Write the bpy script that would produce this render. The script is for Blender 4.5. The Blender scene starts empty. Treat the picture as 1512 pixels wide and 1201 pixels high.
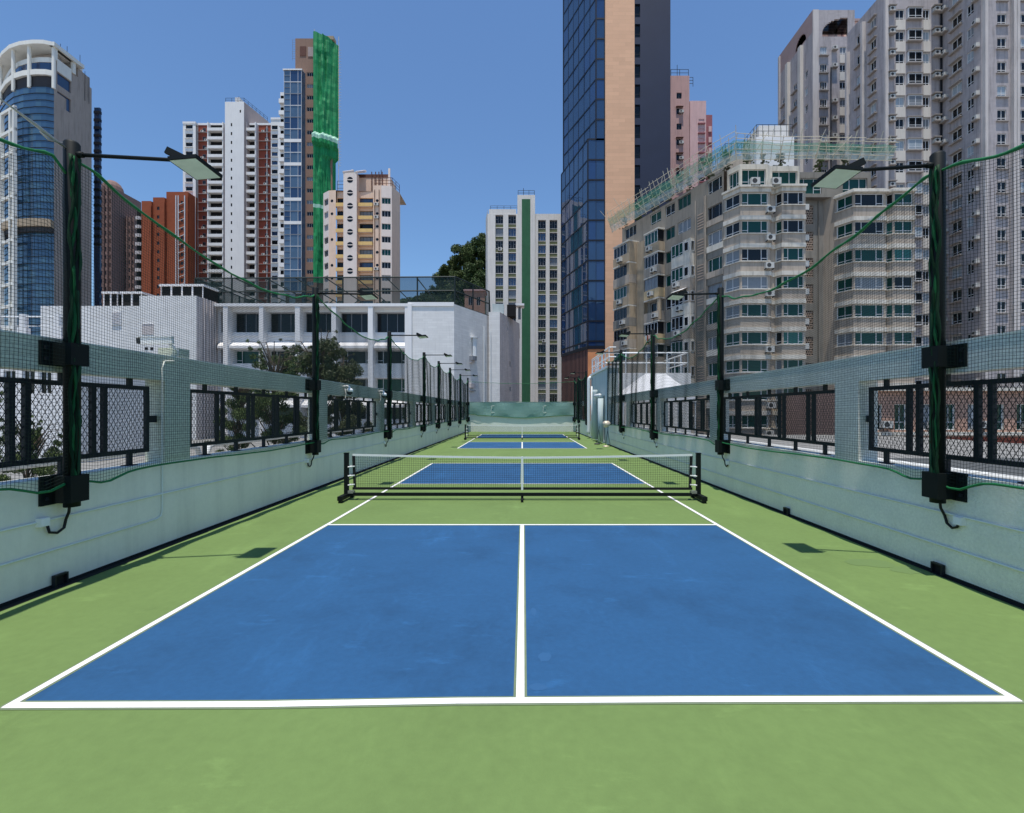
import bpy, math, random
from mathutils import Vector
R = math.radians
random.seed(7)
SC = bpy.context.scene
COL = SC.collection
F_, VX, VY, CH = 704.0, 771.0, 607.0, 1.77      # focal length in photo pixels, vanishing point, eye height
def wx(x, Y): return (x - VX) * Y / F_
def wz(y, Y): return CH + (VY - y) * Y / F_

# ------------------------------------------------------------------ materials
def M(name, col, rough=.75, var=.10, scale=1.2, streak=0.0, metal=0.0, spec=.3, brick=None, island=0.0, bump=0.0, alpha=None, fine=0.0, scuff=0.0):
    m = bpy.data.materials.new(name); m.use_nodes = True
    nt = m.node_tree; N = nt.nodes; L = nt.links
    b = N['Principled BSDF']; out = N['Material Output']
    b.inputs['Roughness'].default_value = rough
    b.inputs['Metallic'].default_value = metal
    b.inputs['Specular IOR Level'].default_value = spec
    geo = N.new('ShaderNodeNewGeometry')
    def math_(op, a, c):
        n = N.new('ShaderNodeMath'); n.operation = op
        for i, v in enumerate((a, c)):
            if isinstance(v, (int, float)): n.inputs[i].default_value = v
            else: L.new(v, n.inputs[i])
        return n.outputs[0]
    def noise(vec, s, detail=4, rgh=.6):
        n = N.new('ShaderNodeTexNoise'); n.inputs['Scale'].default_value = s
        n.inputs['Detail'].default_value = detail; n.inputs['Roughness'].default_value = rgh
        L.new(vec, n.inputs['Vector']); return n.outputs['Fac']
    val = None
    def mul(v):
        nonlocal val
        val = v if val is None else math_('MULTIPLY', val, v)
    def centred(fac, amp): return math_('ADD', math_('MULTIPLY', fac, amp * 2.4), 1 - amp * 1.2)
    if var: mul(centred(noise(geo.outputs['Position'], scale), var))
    if fine: mul(centred(noise(geo.outputs['Position'], scale * 14, 3), fine))
    if streak:
        mp = N.new('ShaderNodeMapping'); mp.inputs['Scale'].default_value = (1, 1, .09)
        L.new(geo.outputs['Position'], mp.inputs['Vector'])
        f = noise(mp.outputs['Vector'], 2.3, 5, .7)
        rp = N.new('ShaderNodeMapRange'); rp.inputs['From Min'].default_value = .48; rp.inputs['From Max'].default_value = .72
        rp.inputs['To Min'].default_value = 1; rp.inputs['To Max'].default_value = 1 - streak
        L.new(f, rp.inputs['Value']); mul(rp.outputs['Result'])
    if scuff:
        for sc, ex, ey, lo, hi, am in ((1.6, 1, .28, .56, .74, .5), (3.1, .35, 1, .60, .78, 1.0), (.8, 1, 1, .5, .7, -.35), (70, 1, 1, .74, .80, 1.6)):
            mp = N.new('ShaderNodeMapping'); mp.inputs['Scale'].default_value = (ex, ey, 1); mp.inputs['Rotation'].default_value = (0, 0, sc*.4)
            mp.inputs['Location'].default_value = (sc*7, sc*3, 0)
            L.new(geo.outputs['Position'], mp.inputs['Vector'])
            rp = N.new('ShaderNodeMapRange'); rp.inputs['From Min'].default_value = lo; rp.inputs['From Max'].default_value = hi
            rp.inputs['To Min'].default_value = 1; rp.inputs['To Max'].default_value = 1 + scuff*am
            L.new(noise(mp.outputs['Vector'], sc, 7, .68), rp.inputs['Value']); mul(rp.outputs['Result'])
    if island:
        mul(centred(geo.outputs['Random Per Island'], island))
    hgt = None
    if brick:
        bw, bh, mort, dark, bs = brick
        sep = N.new('ShaderNodeSeparateXYZ'); L.new(geo.outputs['Position'], sep.inputs[0])
        cmb = N.new('ShaderNodeCombineXYZ')
        L.new(math_('ADD', sep.outputs['X'], sep.outputs['Y']), cmb.inputs['X']); L.new(sep.outputs['Z'], cmb.inputs['Y'])
        t = N.new('ShaderNodeTexBrick'); L.new(cmb.outputs[0], t.inputs['Vector'])
        t.inputs['Scale'].default_value = 1; t.inputs['Brick Width'].default_value = bw; t.inputs['Row Height'].default_value = bh
        t.inputs['Mortar Size'].default_value = mort; t.inputs['Mortar Smooth'].default_value = .1
        t.inputs['Color1'].default_value = (1, 1, 1, 1); t.inputs['Color2'].default_value = (.9, .9, .9, 1)
        t.inputs['Mortar'].default_value = (dark, dark, dark, 1)
        s2 = N.new('ShaderNodeSeparateColor'); L.new(t.outputs['Color'], s2.inputs[0]); mul(s2.outputs[0])
        hgt = math_('SUBTRACT', 1.0, t.outputs['Fac']); bump = bs
    rgb = N.new('ShaderNodeRGB'); rgb.outputs[0].default_value = (*col, 1)
    if val is not None:
        vm = N.new('ShaderNodeVectorMath'); vm.operation = 'SCALE'
        L.new(rgb.outputs[0], vm.inputs[0]); L.new(val, vm.inputs['Scale'])
        L.new(vm.outputs[0], b.inputs['Base Color'])
    else:
        L.new(rgb.outputs[0], b.inputs['Base Color'])
    if bump:
        bn = N.new('ShaderNodeBump'); bn.inputs['Strength'].default_value = bump; bn.inputs['Distance'].default_value = .01
        if hgt is None: hgt = noise(geo.outputs['Position'], 60, 3)
        L.new(hgt, bn.inputs['Height']); L.new(bn.outputs[0], b.inputs['Normal'])
    if alpha is not None:
        tr = N.new('ShaderNodeBsdfTransparent'); mx = N.new('ShaderNodeMixShader'); mx.inputs[0].default_value = alpha
        L.new(tr.outputs[0], mx.inputs[1]); L.new(b.outputs[0], mx.inputs[2]); L.new(mx.outputs[0], out.inputs['Surface'])
    return m

MT = {}
def mk(k, *a, **kw): MT[k] = M(k, *a, **kw)
# court
mk('court_green', (0.145, 0.222, 0.069), .8, .08, .9, spec=.25, fine=.10, scuff=.34, bump=.12)
mk('court_blue', (.020, .089, .208), .75, .10, 1.3, spec=.3, fine=.12, scuff=.6, bump=.12)
mk('line_white', (.80, .80, .77), .8, .06, 3, spec=.2, fine=.10)
mk('gutter_shade_black', (.012, .014, .014), .9, .2, 4)
mk('parapet_green', (.82, .79, .67), .62, .08, 1.3, spec=.3, fine=.05, streak=.13)
mk('parapet_tile', (.62, .66, .54), .5, .08, 3, spec=.4, brick=(.10, .05, .006, .72, .35))
mk('parapet_rough', (.83, .82, .70), .45, .10, 2.2, spec=.45, fine=.14, bump=1.0, streak=.06)
mk('parapet_tile_pale', (.78, .80, .74), .4, .08, 3, spec=.45, brick=(.10, .05, .006, .75, .35))
mk('coping', (.72, .74, .68), .8, .1, 3)
mk('terrace_floor', (.24, .235, .22), .9, .25, .3)
mk('rail_black', (.010, .013, .018), .5, .1, 5, spec=.3)
mk('mesh_dark', (.018, .02, .022), .5, 0)
mk('post_black', (.004, .007, .007), .6, .12, 4, spec=.22)
mk('net_green', (.004, .016, .011), .8, .1, 8)
mk('rope_green', (.010, .15, .045), .6, .3, 12, spec=.4)
mk('bundle_green', (.006, .045, .018), .7, .35, 9)
mk('lamp_lens', (.88, .92, .84), .35, .14, 7, spec=.5)
mk('steel', (.45, .44, .40), .4, .1, 9, metal=.7)
mk('cable_black', (.01, .01, .012), .5, 0)
mk('box_white', (.82, .82, .80), .5, .04, 5)
mk('pipe_paint', (.74, .76, .68), .55, .05, 5)
mk('pipe_white', (.72, .74, .74), .5, .06, 3)
mk('net_black', (.008, .009, .010), .7, 0)
mk('tape_white', (.82, .82, .80), .7, .05, 5)
mk('tarp', (.22, .36, .31), .6, .12, 1.1, spec=.3)
# glass
mk('glass_dark', (.008, .011, .014), .06, 0, spec=.3)
mk('glass_green', (.006, .055, .045), .08, 0, spec=.3)
mk('glass_teal', (.018, .125, .105), .15, 0, spec=.5)
mk('glass_blue', (.018, .045, .11), .05, 0, spec=.9)
mk('glass_curtain', (.20, .22, .24), .25, .15, 3, spec=.5)
mk('glass_pale', (.36, .42, .46), .2, .1, 3, spec=.5)
mk('frame_white', (.66, .67, .68), .5, 0)
mk('frame_dark', (.02, .022, .026), .5, 0)
mk('frame_grey', (.25, .26, .28), .5, 0)
mk('ac_white', (.55, .54, .50), .6, .15, 2)
mk('ac_dark', (.05, .05, .05), .6, 0)
# buildings
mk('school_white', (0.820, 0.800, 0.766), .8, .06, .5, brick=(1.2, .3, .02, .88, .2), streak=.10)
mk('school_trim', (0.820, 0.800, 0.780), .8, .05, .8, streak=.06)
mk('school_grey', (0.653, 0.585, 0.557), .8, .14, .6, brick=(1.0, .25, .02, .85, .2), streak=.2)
mk('cage_bar', (.010, .022, .022), .6, 0)
mk('cage_net', (.010, .03, .03), .8, 0, alpha=.58)
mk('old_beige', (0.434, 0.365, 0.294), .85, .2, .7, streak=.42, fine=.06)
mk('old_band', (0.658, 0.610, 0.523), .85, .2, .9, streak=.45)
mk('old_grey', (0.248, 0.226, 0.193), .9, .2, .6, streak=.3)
mk('old_tan', (0.418, 0.326, 0.223), .85, .2, .7, streak=.3)
mk('old_yellow', (0.584, 0.437, 0.250), .85, .15, .8, streak=.2)
mk('breeze', (0.426, 0.325, 0.255), .9, .15, 1)
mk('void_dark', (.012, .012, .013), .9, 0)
mk('bamboo', (.60, .55, .43), .7, .2, 2)
mk('sheet_green', (.12, .44, .27), .6, .3, 1.1, alpha=.46)
mk('sheet_cyan', (.50, .66, .64), .5, .4, 1.6, alpha=.45)
mk('grey_wall', (0.454, 0.412, 0.409), .85, .07, .35, brick=(.6, .3, .012, .93, .05), streak=.42)
mk('grey_fin', (0.590, 0.537, 0.501), .85, .12, .5, streak=.32)
mk('grey_cell', (0.656, 0.603, 0.533), .85, .08, .6, streak=.15)
mk('grey_hood', (0.375, 0.335, 0.300), .9, .2, 1.5, streak=.2)
mk('grey_rust', (.40, .29, .27), .9, .15, .6)
mk('pink_salmon', (0.820, 0.546, 0.441), .85, .1, .6)
mk('orange_stone', (.82, .48, .29), .7, .05, .4, brick=(2.4, .75, .02, .82, .05))
mk('navy_wall', (.020, .030, .062), .6, .15, .3, spec=.3)
mk('podium_brown', (.34, .17, .13), .7, .1, 1)
mk('podium_orange', (0.820, 0.338, 0.151), .7, .25, .3)
mk('mullion', (.010, .013, .022), .5, 0)
mk('tower_glass', (.022, .055, .125), .03, .25, .13, spec=1.0)
mk('tower_glass_b', (.018, .05, .14), .03, .25, .2, spec=1.0)
mk('estate_white', (0.738, 0.704, 0.651), .85, .08, .4, streak=.15)
mk('estate_olive', (.13, .145, .075), .85, .12, .6)
mk('estate_green', (.035, .135, .065), .8, .16, .6, streak=.2)
mk('pink_wall', (0.568, 0.351, 0.313), .85, .12, .5, streak=.25)
mk('pink_light', (0.710, 0.468, 0.441), .85, .1, .5, streak=.2)
mk('plum_wall', (0.341, 0.124, 0.133), .85, .12, .5)
mk('rust', (.13, .06, .045), .85, .2, 2)
mk('cream', (.79, .58, .44), .85, .08, .5, streak=.12)
mk('cream_pale', (.80, .69, .61), .85, .06, .5, streak=.1)
mk('cream_yellow', (.78, .52, .20), .8, .08, .6, streak=.12)
mk('brown_tower', (0.266, 0.166, 0.122), .8, .08, .5, streak=.1)
mk('sky_glass', (.075, .13, .20), .08, .3, .25, spec=.9)
mk('net_sheet', (.015, .26, .085), .6, .45, .6, streak=.55, spec=.3)
mk('net_sheet_band', (.38, .62, .48), .6, .15, 1)
mk('brick_red', (0.334, 0.081, 0.046), .85, .12, .6, brick=(.9, .35, .02, .85, .05))
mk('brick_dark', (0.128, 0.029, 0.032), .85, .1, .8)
mk('brick_orange', (0.332, 0.086, 0.037), .85, .1, .4, brick=(1.2, .4, .02, .88, .05))
mk('twin_white', (0.820, 0.800, 0.766), .85, .06, .4, streak=.08)
mk('office_white', (0.820, 0.800, 0.719), .8, .07, .5, streak=.08)
mk('office_concrete', (0.426, 0.358, 0.307), .85, .1, .4, streak=.3)
mk('office_glass', (0.035, 0.086, 0.156), .05, .3, .3, spec=.8)
mk('office_glass_b', (0.053, 0.118, 0.180), .05, .3, .3, spec=.8)
mk('louvre_dark', (.05, .048, .05), .8, .1, 2)
mk('far_brown', (0.250, 0.155, 0.132), .85, .14, .4, streak=.2)
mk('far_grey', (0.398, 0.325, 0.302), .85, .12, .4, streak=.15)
mk('tile_pink', (0.511, 0.312, 0.232), .85, .2, .8, brick=(.5, .25, .02, .75, .1), streak=.2)
mk('stair_blue', (0.483, 0.559, 0.557), .7, .08, 1.2, streak=.15)
mk('tent_white', (.80, .79, .78), .7, .03, 1)
mk('metal_dish', (0.710, 0.598, 0.464), .45, .1, 5, metal=.3)
# ground and plants
mk('city_concrete', (.27, .26, .25), .9, .15, .05)
mk('hill_soil', (.03, .045, .015), .95, .3, .05)
mk('bark', (.10, .075, .055), .9, .2, 3)
mk('leaf_dark', (.05, .085, .022), .6, .3, .35, island=.45, spec=.3)
mk('leaf_mid', (.085, .12, .035), .6, .25, .5, island=.4, spec=.3)
mk('leaf_olive', (.085, .10, .045), .6, .25, .7, island=.45, spec=.3)

# ------------------------------------------------------------------ mesh builder
class MB:
    def __init__(s): s.v = []; s.f = []; s.m = []; s.mats = []
    def mi(s, k):
        if k not in s.mats: s.mats.append(k)
        return s.mats.index(k)
    def face(s, pts, k):
        b = len(s.v); s.v += [tuple(p) for p in pts]; s.f.append(tuple(range(b, b + len(pts)))); s.m.append(s.mi(k))
    def box(s, x0, x1, y0, y1, z0, z1, k):
        b = len(s.v)
        s.v += [(x0,y0,z0),(x1,y0,z0),(x1,y1,z0),(x0,y1,z0),(x0,y0,z1),(x1,y0,z1),(x1,y1,z1),(x0,y1,z1)]
        s.hexa(b, k)
    def hexa(s, b, k):
        i = s.mi(k)
        for f in ((0,3,2,1),(4,5,6,7),(0,1,5,4),(1,2,6,5),(2,3,7,6),(3,0,4,7)):
            s.f.append(tuple(b + j for j in f)); s.m.append(i)
    def fbox(s, F, u0, u1, d0, d1, z0, z1, k):          # box in facade coordinates; d grows outward
        b = len(s.v)
        s.v += [F.p(u0,d1,z0),F.p(u1,d1,z0),F.p(u1,d0,z0),F.p(u0,d0,z0),F.p(u0,d1,z1),F.p(u1,d1,z1),F.p(u1,d0,z1),F.p(u0,d0,z1)]
        s.hexa(b, k)
    def prism(s, pts, z0, z1, k, top=None, cap=True):   # pts counter-clockwise from above
        n = len(pts); b = len(s.v); i = s.mi(k)
        s.v += [(p[0], p[1], z0) for p in pts] + [(p[0], p[1], z1) for p in pts]
        for j in range(n):
            s.f.append((b+j, b+(j+1)%n, b+n+(j+1)%n, b+n+j)); s.m.append(i)
        if cap:
            s.f.append(tuple(b+n+j for j in range(n))); s.m.append(s.mi(top or k))
            s.f.append(tuple(b+n-1-j for j in range(n))); s.m.append(i)
    def tube(s, path, r, n=6, k='steel', cap=True):
        path = [Vector(p) for p in path]; i = s.mi(k); rings = []
        rs = r if isinstance(r, (list, tuple)) else [r] * len(path)
        up = None
        for j, p in enumerate(path):
            t = (path[min(j+1, len(path)-1)] - path[max(j-1, 0)])
            if t.length < 1e-9: t = Vector((0,0,1))
            t.normalize()
            if up is None:
                up = Vector((0,0,1)) if abs(t.z) < .9 else Vector((1,0,0))
            a = t.cross(up)
            if a.length < 1e-6: a = t.orthogonal()
            a.normalize(); c = a.cross(t).normalized(); up = c
            b = len(s.v)
            for q in range(n):
                an = 2 * math.pi * q / n
                s.v.append(tuple(p + (a * math.cos(an) + c * math.sin(an)) * rs[j]))
            rings.append(b)
        for j in range(len(rings) - 1):
            for q in range(n):
                s.f.append((rings[j]+q, rings[j]+(q+1)%n, rings[j+1]+(q+1)%n, rings[j+1]+q)); s.m.append(i)
        if cap and n > 2:
            s.f.append(tuple(rings[0]+n-1-q for q in range(n))); s.m.append(i)
            s.f.append(tuple(rings[-1]+q for q in range(n))); s.m.append(i)
    def beam(s, a, b, w, k, h=None):                    # rectangular bar between two points
        a = Vector(a); b = Vector(b); t = (b - a).normalized(); h = h or w
        up = Vector((0,0,1)) if abs(t.z) < .95 else Vector((0,1,0))
        x = t.cross(up).normalized(); y = x.cross(t).normalized(); bi = len(s.v)
        for p in (a, b):
            for sx, sy in ((-1,-1),(1,-1),(1,1),(-1,1)): s.v.append(tuple(p + x*sx*w/2 + y*sy*h/2))
        s.hexa(bi, k)
    def append(s, me_mb, loc, ang):
        b = len(s.v); c, n = math.cos(ang), math.sin(ang)
        s.v += [(loc[0] + x*c - y*n, loc[1] + x*n + y*c, loc[2] + z) for x, y, z in me_mb.v]
        for f, m in zip(me_mb.f, me_mb.m):
            s.f.append(tuple(b + j for j in f)); s.m.append(s.mi(me_mb.mats[m]))
    def mesh(s, name, off=(0,0,0), smooth=False):
        me = bpy.data.meshes.new(name)
        me.from_pydata([(x-off[0], y-off[1], z-off[2]) for x, y, z in s.v], [], s.f)
        for k in s.mats: me.materials.append(MT[k])
        me.polygons.foreach_set('material_index', s.m)
        if smooth: me.polygons.foreach_set('use_smooth', [True]*len(s.f))
        me.update(); return me
    def build(s, name, parent=None, smooth=False, off=None):
        if off is None:
            off = parent['_base'] if parent is not None and '_base' in parent else (0,0,0)
        o = bpy.data.objects.new(name, s.mesh(name, off, smooth)); COL.objects.link(o)
        if parent: o.parent = parent; o['_base'] = tuple(off)
        return o

class Face:                                              # a facade; p0 is its left end seen from outside
    def __init__(s, p0, p1):
        s.p0 = Vector((p0[0], p0[1])); d = Vector((p1[0], p1[1])) - s.p0; s.L = d.length; s.t = d / s.L
        s.n = Vector((s.t.y, -s.t.x)); s.ang = math.atan2(s.t.y, s.t.x)
    def p(s, u, d, z): q = s.p0 + s.t*u + s.n*d; return (q.x, q.y, z)

def holed(mb, F, u0, u1, z0, z1, holes, depth, k, rk=None, d=0.0):
    rk = rk or k
    zs = sorted({z0, z1, *[round(h[2],4) for h in holes], *[round(h[3],4) for h in holes]}); zs = [z for z in zs if z0 <= z <= z1]
    hs = [(round(a,4), round(b,4), round(c,4), round(e,4)) for a, b, c, e in holes]
    for a, b in zip(zs, zs[1:]):
        row = sorted((h[0], h[1]) for h in hs if h[2] <= a + 1e-5 and h[3] >= b - 1e-5)
        u = u0
        for ha, hb in row + [(u1, u1)]:
            if ha > u + 1e-5: mb.face([F.p(u,d,a), F.p(ha,d,a), F.p(ha,d,b), F.p(u,d,b)], k)
            u = max(u, hb)
    for ua, ub, za, zb in hs:
        mb.face([F.p(ua,d,za), F.p(ub,d,za), F.p(ub,d-depth,za), F.p(ua,d-depth,za)], rk)
        mb.face([F.p(ua,d-depth,zb), F.p(ub,d-depth,zb), F.p(ub,d,zb), F.p(ua,d,zb)], rk)
        mb.face([F.p(ua,d-depth,za), F.p(ua,d-depth,zb), F.p(ua,d,zb), F.p(ua,d,za)], rk)
        mb.face([F.p(ub,d,za), F.p(ub,d,zb), F.p(ub,d-depth,zb), F.p(ub,d-depth,za)], rk)

def offset_poly(pts, o):
    pts = [Vector(p) for p in pts]; res = []
    ns = []
    for a, b in zip(pts, pts[1:]):
        t = (b - a).normalized(); ns.append(Vector((t.y, -t.x)))
    for i, p in enumerate(pts):
        n0 = ns[max(i-1, 0)]; n1 = ns[min(i, len(ns)-1)]
        m = (n0 + n1); m = m / max(.35, m.dot(n0)) if m.length > 1e-6 else n0
        res.append(p + m * o)
    return res
def poly_band(mb, pts, z0, z1, o0, o1, k):                # ledge that follows a facade line from offset o0 to o1
    A = offset_poly(pts, o0); B = offset_poly(pts, o1)
    for i in range(len(pts)-1):
        a0, a1, b0, b1 = A[i], A[i+1], B[i], B[i+1]
        mb.face([(b0.x,b0.y,z0),(b1.x,b1.y,z0),(b1.x,b1.y,z1),(b0.x,b0.y,z1)], k)
        mb.face([(b0.x,b0.y,z1),(b1.x,b1.y,z1),(a1.x,a1.y,z1),(a0.x,a0.y,z1)], k)
        mb.face([(a0.x,a0.y,z0),(a1.x,a1.y,z0),(b1.x,b1.y,z0),(b0.x,b0.y,z0)], k)
    for i in (0, len(pts)-1):
        a, b = A[i], B[i]; q = [(a.x,a.y,z0),(b.x,b.y,z0),(b.x,b.y,z1),(a.x,a.y,z1)]
        mb.face(q if i == 0 else q[::-1], k)

# ------------------------------------------------------------------ things
def tag(o, label=None, cat=None, group=None, kind=None):
    if label: o['label'] = label
    if cat: o['category'] = cat
    if group: o['group'] = group
    if kind: o['kind'] = kind
    return o
def thing(name, label, cat, loc=(0,0,0), group=None):
    o = bpy.data.objects.new(name, None); COL.objects.link(o); o.location = loc; o.empty_display_size = .3
    o['_base'] = tuple(loc); return tag(o, label, cat, group)
def solo(mb, name, label, cat, loc=(0,0,0), group=None, smooth=False):
    o = mb.build(name, None, smooth, off=loc); o.location = loc; return tag(o, label, cat, group)
def structure(mb, name, smooth=False):
    o = mb.build(name, None, smooth); o['kind'] = 'structure'; return o

CACHE = {}
class Building:
    def __init__(s, name, label, cat, loc):
        s.root = thing(name, label, cat, loc); s.loc = loc; s.parts = {}
    def wall(s, mb, name='wall', parent=None): return mb.build(name, parent or s.root, off=s.loc)
    def add(s, name, key, maker, F, u, d, z, size=(1,1)):
        if key not in CACHE:
            mb = MB(); maker(mb); CACHE[key] = [mb, None]
        p = F.p(u, d, z); c, r = p[1], (VX + F_*p[0]/p[1], VY - F_*(p[2]+size[1]/2 - CH)/p[1])
        vis = 0 <= r[0] <= 1512 and -15 <= r[1] <= 600
        s.parts.setdefault(name, []).append(((size[0]*size[1]/c**2) * (1 if vis else .001), key, p, F.ang))
    def finish(s, most=98, plural={'ledge': 'ledge_rows', 'window': 'window_rows', 'balcony': 'balcony_rows', 'air_conditioner': 'air_conditioner_rows', 'bay_window': 'bay_window_rows', 'window_box': 'window_box_rows'}):
        for name, lst in s.parts.items():
            lst.sort(key=lambda e: -e[0])
            for sc, key, p, ang in lst[:most]:
                mb, me = CACHE[key]
                if me is None: me = CACHE[key][1] = mb.mesh(name)
                o = bpy.data.objects.new(name, me); COL.objects.link(o); o.parent = s.root
                o.location = (p[0]-s.loc[0], p[1]-s.loc[1], p[2]-s.loc[2]); o.rotation_euler = (0, 0, ang)
            if len(lst) > most:
                mb = MB()
                for sc, key, p, ang in lst[most:]: mb.append(CACHE[key][0], p, ang)
                o = mb.build(plural.get(name, name + '_rows'), s.root, off=s.loc); o['kind'] = 'stuff'
    def bx(s, name, F, u0, u1, d0, d1, z0, z1, k):       # a plain slab, ledge, fin or pier as a part of its own
        w, h = round(u1-u0,3), round(z1-z0,3); key = (name, w, h, round(d0,3), round(d1,3), k)
        def mk_(mb): mb.box(-w/2, w/2, -d1, -d0, 0, h, k)
        s.add(name, key, mk_, F, (u0+u1)/2, 0, z0, (w, h))
    # windows: local x along the wall, -y outward, z up; origin bottom centre
    def win(s, F, u, z, w, h, mull=2, transom=0.0, d=-.12, glass='glass_dark', frame='frame_white', fw=.05, name='window', split=None):
        key = (name, round(w,2), round(h,2), mull, transom, glass, frame, fw, split)
        def mk_(mb):
            x0, x1 = -w/2, w/2
            mb.face([(x0,.02,0),(x1,.02,0),(x1,.02,h),(x0,.02,h)], glass)
            for a, b in ((x0, x0+fw), (x1-fw, x1)): mb.box(a, b, -.03, .018, 0, h, frame)
            for a, b in ((0, fw), (h-fw, h)): mb.box(x0+fw, x1-fw, -.03, .018, a, b, frame)
            cuts = split or [(j/mull) for j in range(1, mull)]
            for c in cuts:
                xc = x0 + w*c; mb.box(xc-fw/2, xc+fw/2, -.026, .018, fw, h-fw, frame)
            if transom:
                zc = h*transom
                segs = [0] + list(cuts) + [1]
                for j in (0, len(segs)-2) if len(segs) > 2 else (0,):
                    mb.box(x0+w*segs[j]+fw/2, x0+w*segs[j+1]-fw/2, -.022, .018, zc-fw/2, zc+fw/2, frame)
        s.add(name, key, mk_, F, u, d, z, (w, h))
    def ac(s, F, u, z, w=.8, h=.55, dep=.4, d=0.0, hood=False):
        key = ('ac', w, h, dep, hood)
        def mk_(mb):
            mb.box(-w/2, w/2, -dep, 0, 0, h, 'ac_white')
            n = 10; c = [(-w*.12 + .38*h*math.cos(2*math.pi*j/n), -dep-.006, h/2 + .38*h*math.sin(2*math.pi*j/n)) for j in range(n)]
            mb.face(c, 'ac_dark')
            mb.box(-w/2, -w/2+.05, -dep, 0, -.12, -.003, 'ac_dark'); mb.box(w/2-.05, w/2, -dep, 0, -.12, -.003, 'ac_dark')
            if hood: mb.box(-w/2-.15, w/2+.15, -dep-.1, 0, h+.12, h+.22, 'grey_hood')
        s.add('air_conditioner', key, mk_, F, u, d, z, (w, h))

# ================================================================== THE COURT
XL, XR, YB, YE = -4.70, 4.52, -4.0, 40.5
PIL_L = [1.75 + 4.76*i for i in range(9)]
PIL_R = [-2.55 + 4.6*i for i in range(6)]
mb = MB(); mb.box(XL-.3, XR+.3, YB-2, YE+.3, -25, 0, 'court_green'); structure(mb, 'court_floor')
def sheet(name, polys, z, k):
    mb = MB()
    for p in polys: mb.face([(x, y, z) for x, y in p], k)
    return structure(mb, name)
def strip(a, b, w):
    a = Vector(a); b = Vector(b); t = (b-a).normalized(); n = Vector((-t.y, t.x))*w/2
    return [tuple(a-n), tuple(b-n), tuple(b+n), tuple(a+n)]
def rect(x0, x1, y0, y1): return [(x0,y0),(x1,y0),(x1,y1),(x0,y1)]
sheet('court_surface', [[(-3.08,2.87),(-1.6,2.89),(0,2.93),(3.0,2.935),(3.03,7.40),(-3.03,7.40)], rect(-3.03,3.03,11.55,16.1),
      rect(-3.05,3.05,22.5,27.1), rect(-3.05,3.05,31.4,35.9)], .002, 'court_blue')
W = .052
base = [(-3.10,2.862),(-1.55,2.872),(-.4,2.905),(.9,2.918),(3.04,2.925)]
lines = [strip(a, b, .058) for a, b in zip(base, base[1:])]
lines += [strip((-3.075,2.84),(-3.03,7.40),W), strip((3.02,2.90),(3.03,7.40),W), strip((-3.03,7.40),(-3.03,16.12),W), strip((3.03,7.40),(3.03,16.12),W),
          strip((-.012,2.93),(0,7.38),W), strip((-3.0,7.40),(3.0,7.40),W), strip((-3.0,11.55),(3.0,11.55),W), strip((0,11.57),(0,16.07),W), strip((-3.0,16.1),(3.0,16.1),W)]
for y0 in (22.5,):
    lines += [strip((-3.05,y0-.02),(-3.05,y0+13.42),W), strip((3.05,y0-.02),(3.05,y0+13.42),W), strip((0,y0+.03),(0,y0+4.55),W), strip((0,y0+8.93),(0,y0+13.4),W)]
    for d in (0, 4.57, 8.84, 13.4): lines.append(strip((-3.02,y0+d),(3.02,y0+d),W))
mk('line_edge', (.165, .215, .125), .85, .2, 6)
mb = MB()
for i, p in enumerate(lines):
    c = [sum(q[j] for q in p)/4 for j in (0, 1)]; a = (Vector(p[1]) - Vector(p[0])).normalized()*.02; b = (Vector(p[3]) - Vector(p[0])).normalized()*.016
    mb.face([(*(Vector(p[0])-a-b), .0028 + .00005*i), (*(Vector(p[1])+a-b), .0028 + .00005*i), (*(Vector(p[2])+a+b), .0028 + .00005*i), (*(Vector(p[3])-a+b), .0028 + .00005*i)], 'line_edge')
structure(mb, 'line_borders')
mb = MB()
for i, p in enumerate(lines): mb.face([(x, y, .0046 + .0003*(i % 5)) for x, y in p], 'line_white')
structure(mb, 'court_markings')
mk('court_green_fresh', (.132, .205, .072), .75, .06, .9, spec=.25)
mk('court_blue_fresh', (.029, .105, .235), .75, .06, .9, spec=.25)
def blob(cx, cy, rx, ry, n=18, sd=1):
    rnd = random.Random(sd); return [(cx + rx*math.cos(2*math.pi*i/n)*(.75+.4*rnd.random()), cy + ry*math.sin(2*math.pi*i/n)*(.75+.4*rnd.random())) for i in range(n)]
sheet('paint_patch', [blob(4.05,5.55,.28,.16,18,3), blob(4.28,5.30,.18,.14,16,4)], .002, 'court_green_fresh')
sheet('paint_patch', [blob(.16,3.42,.05,.07,14,5), blob(.10,3.05,.06,.04,14,6), blob(.1,4.2,.03,.09,14,8)], .0032, 'court_blue_fresh')
mk('stain', (.10,.15,.08), .9, .2, 4)
sheet('floor_stain', [blob(2.56,2.34,.05,.025,14,9)], .002, 'stain')
sheet('gutter_shade_strip', [rect(XL, XL+.10, YB, YE), rect(XR-.05, XR, YB, 24.9), rect(XR-.05, XR, 31.1, YE)], .0035, 'gutter_shade_black')  # dark gutter at the wall feet; left one widened to paint in shade

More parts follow.
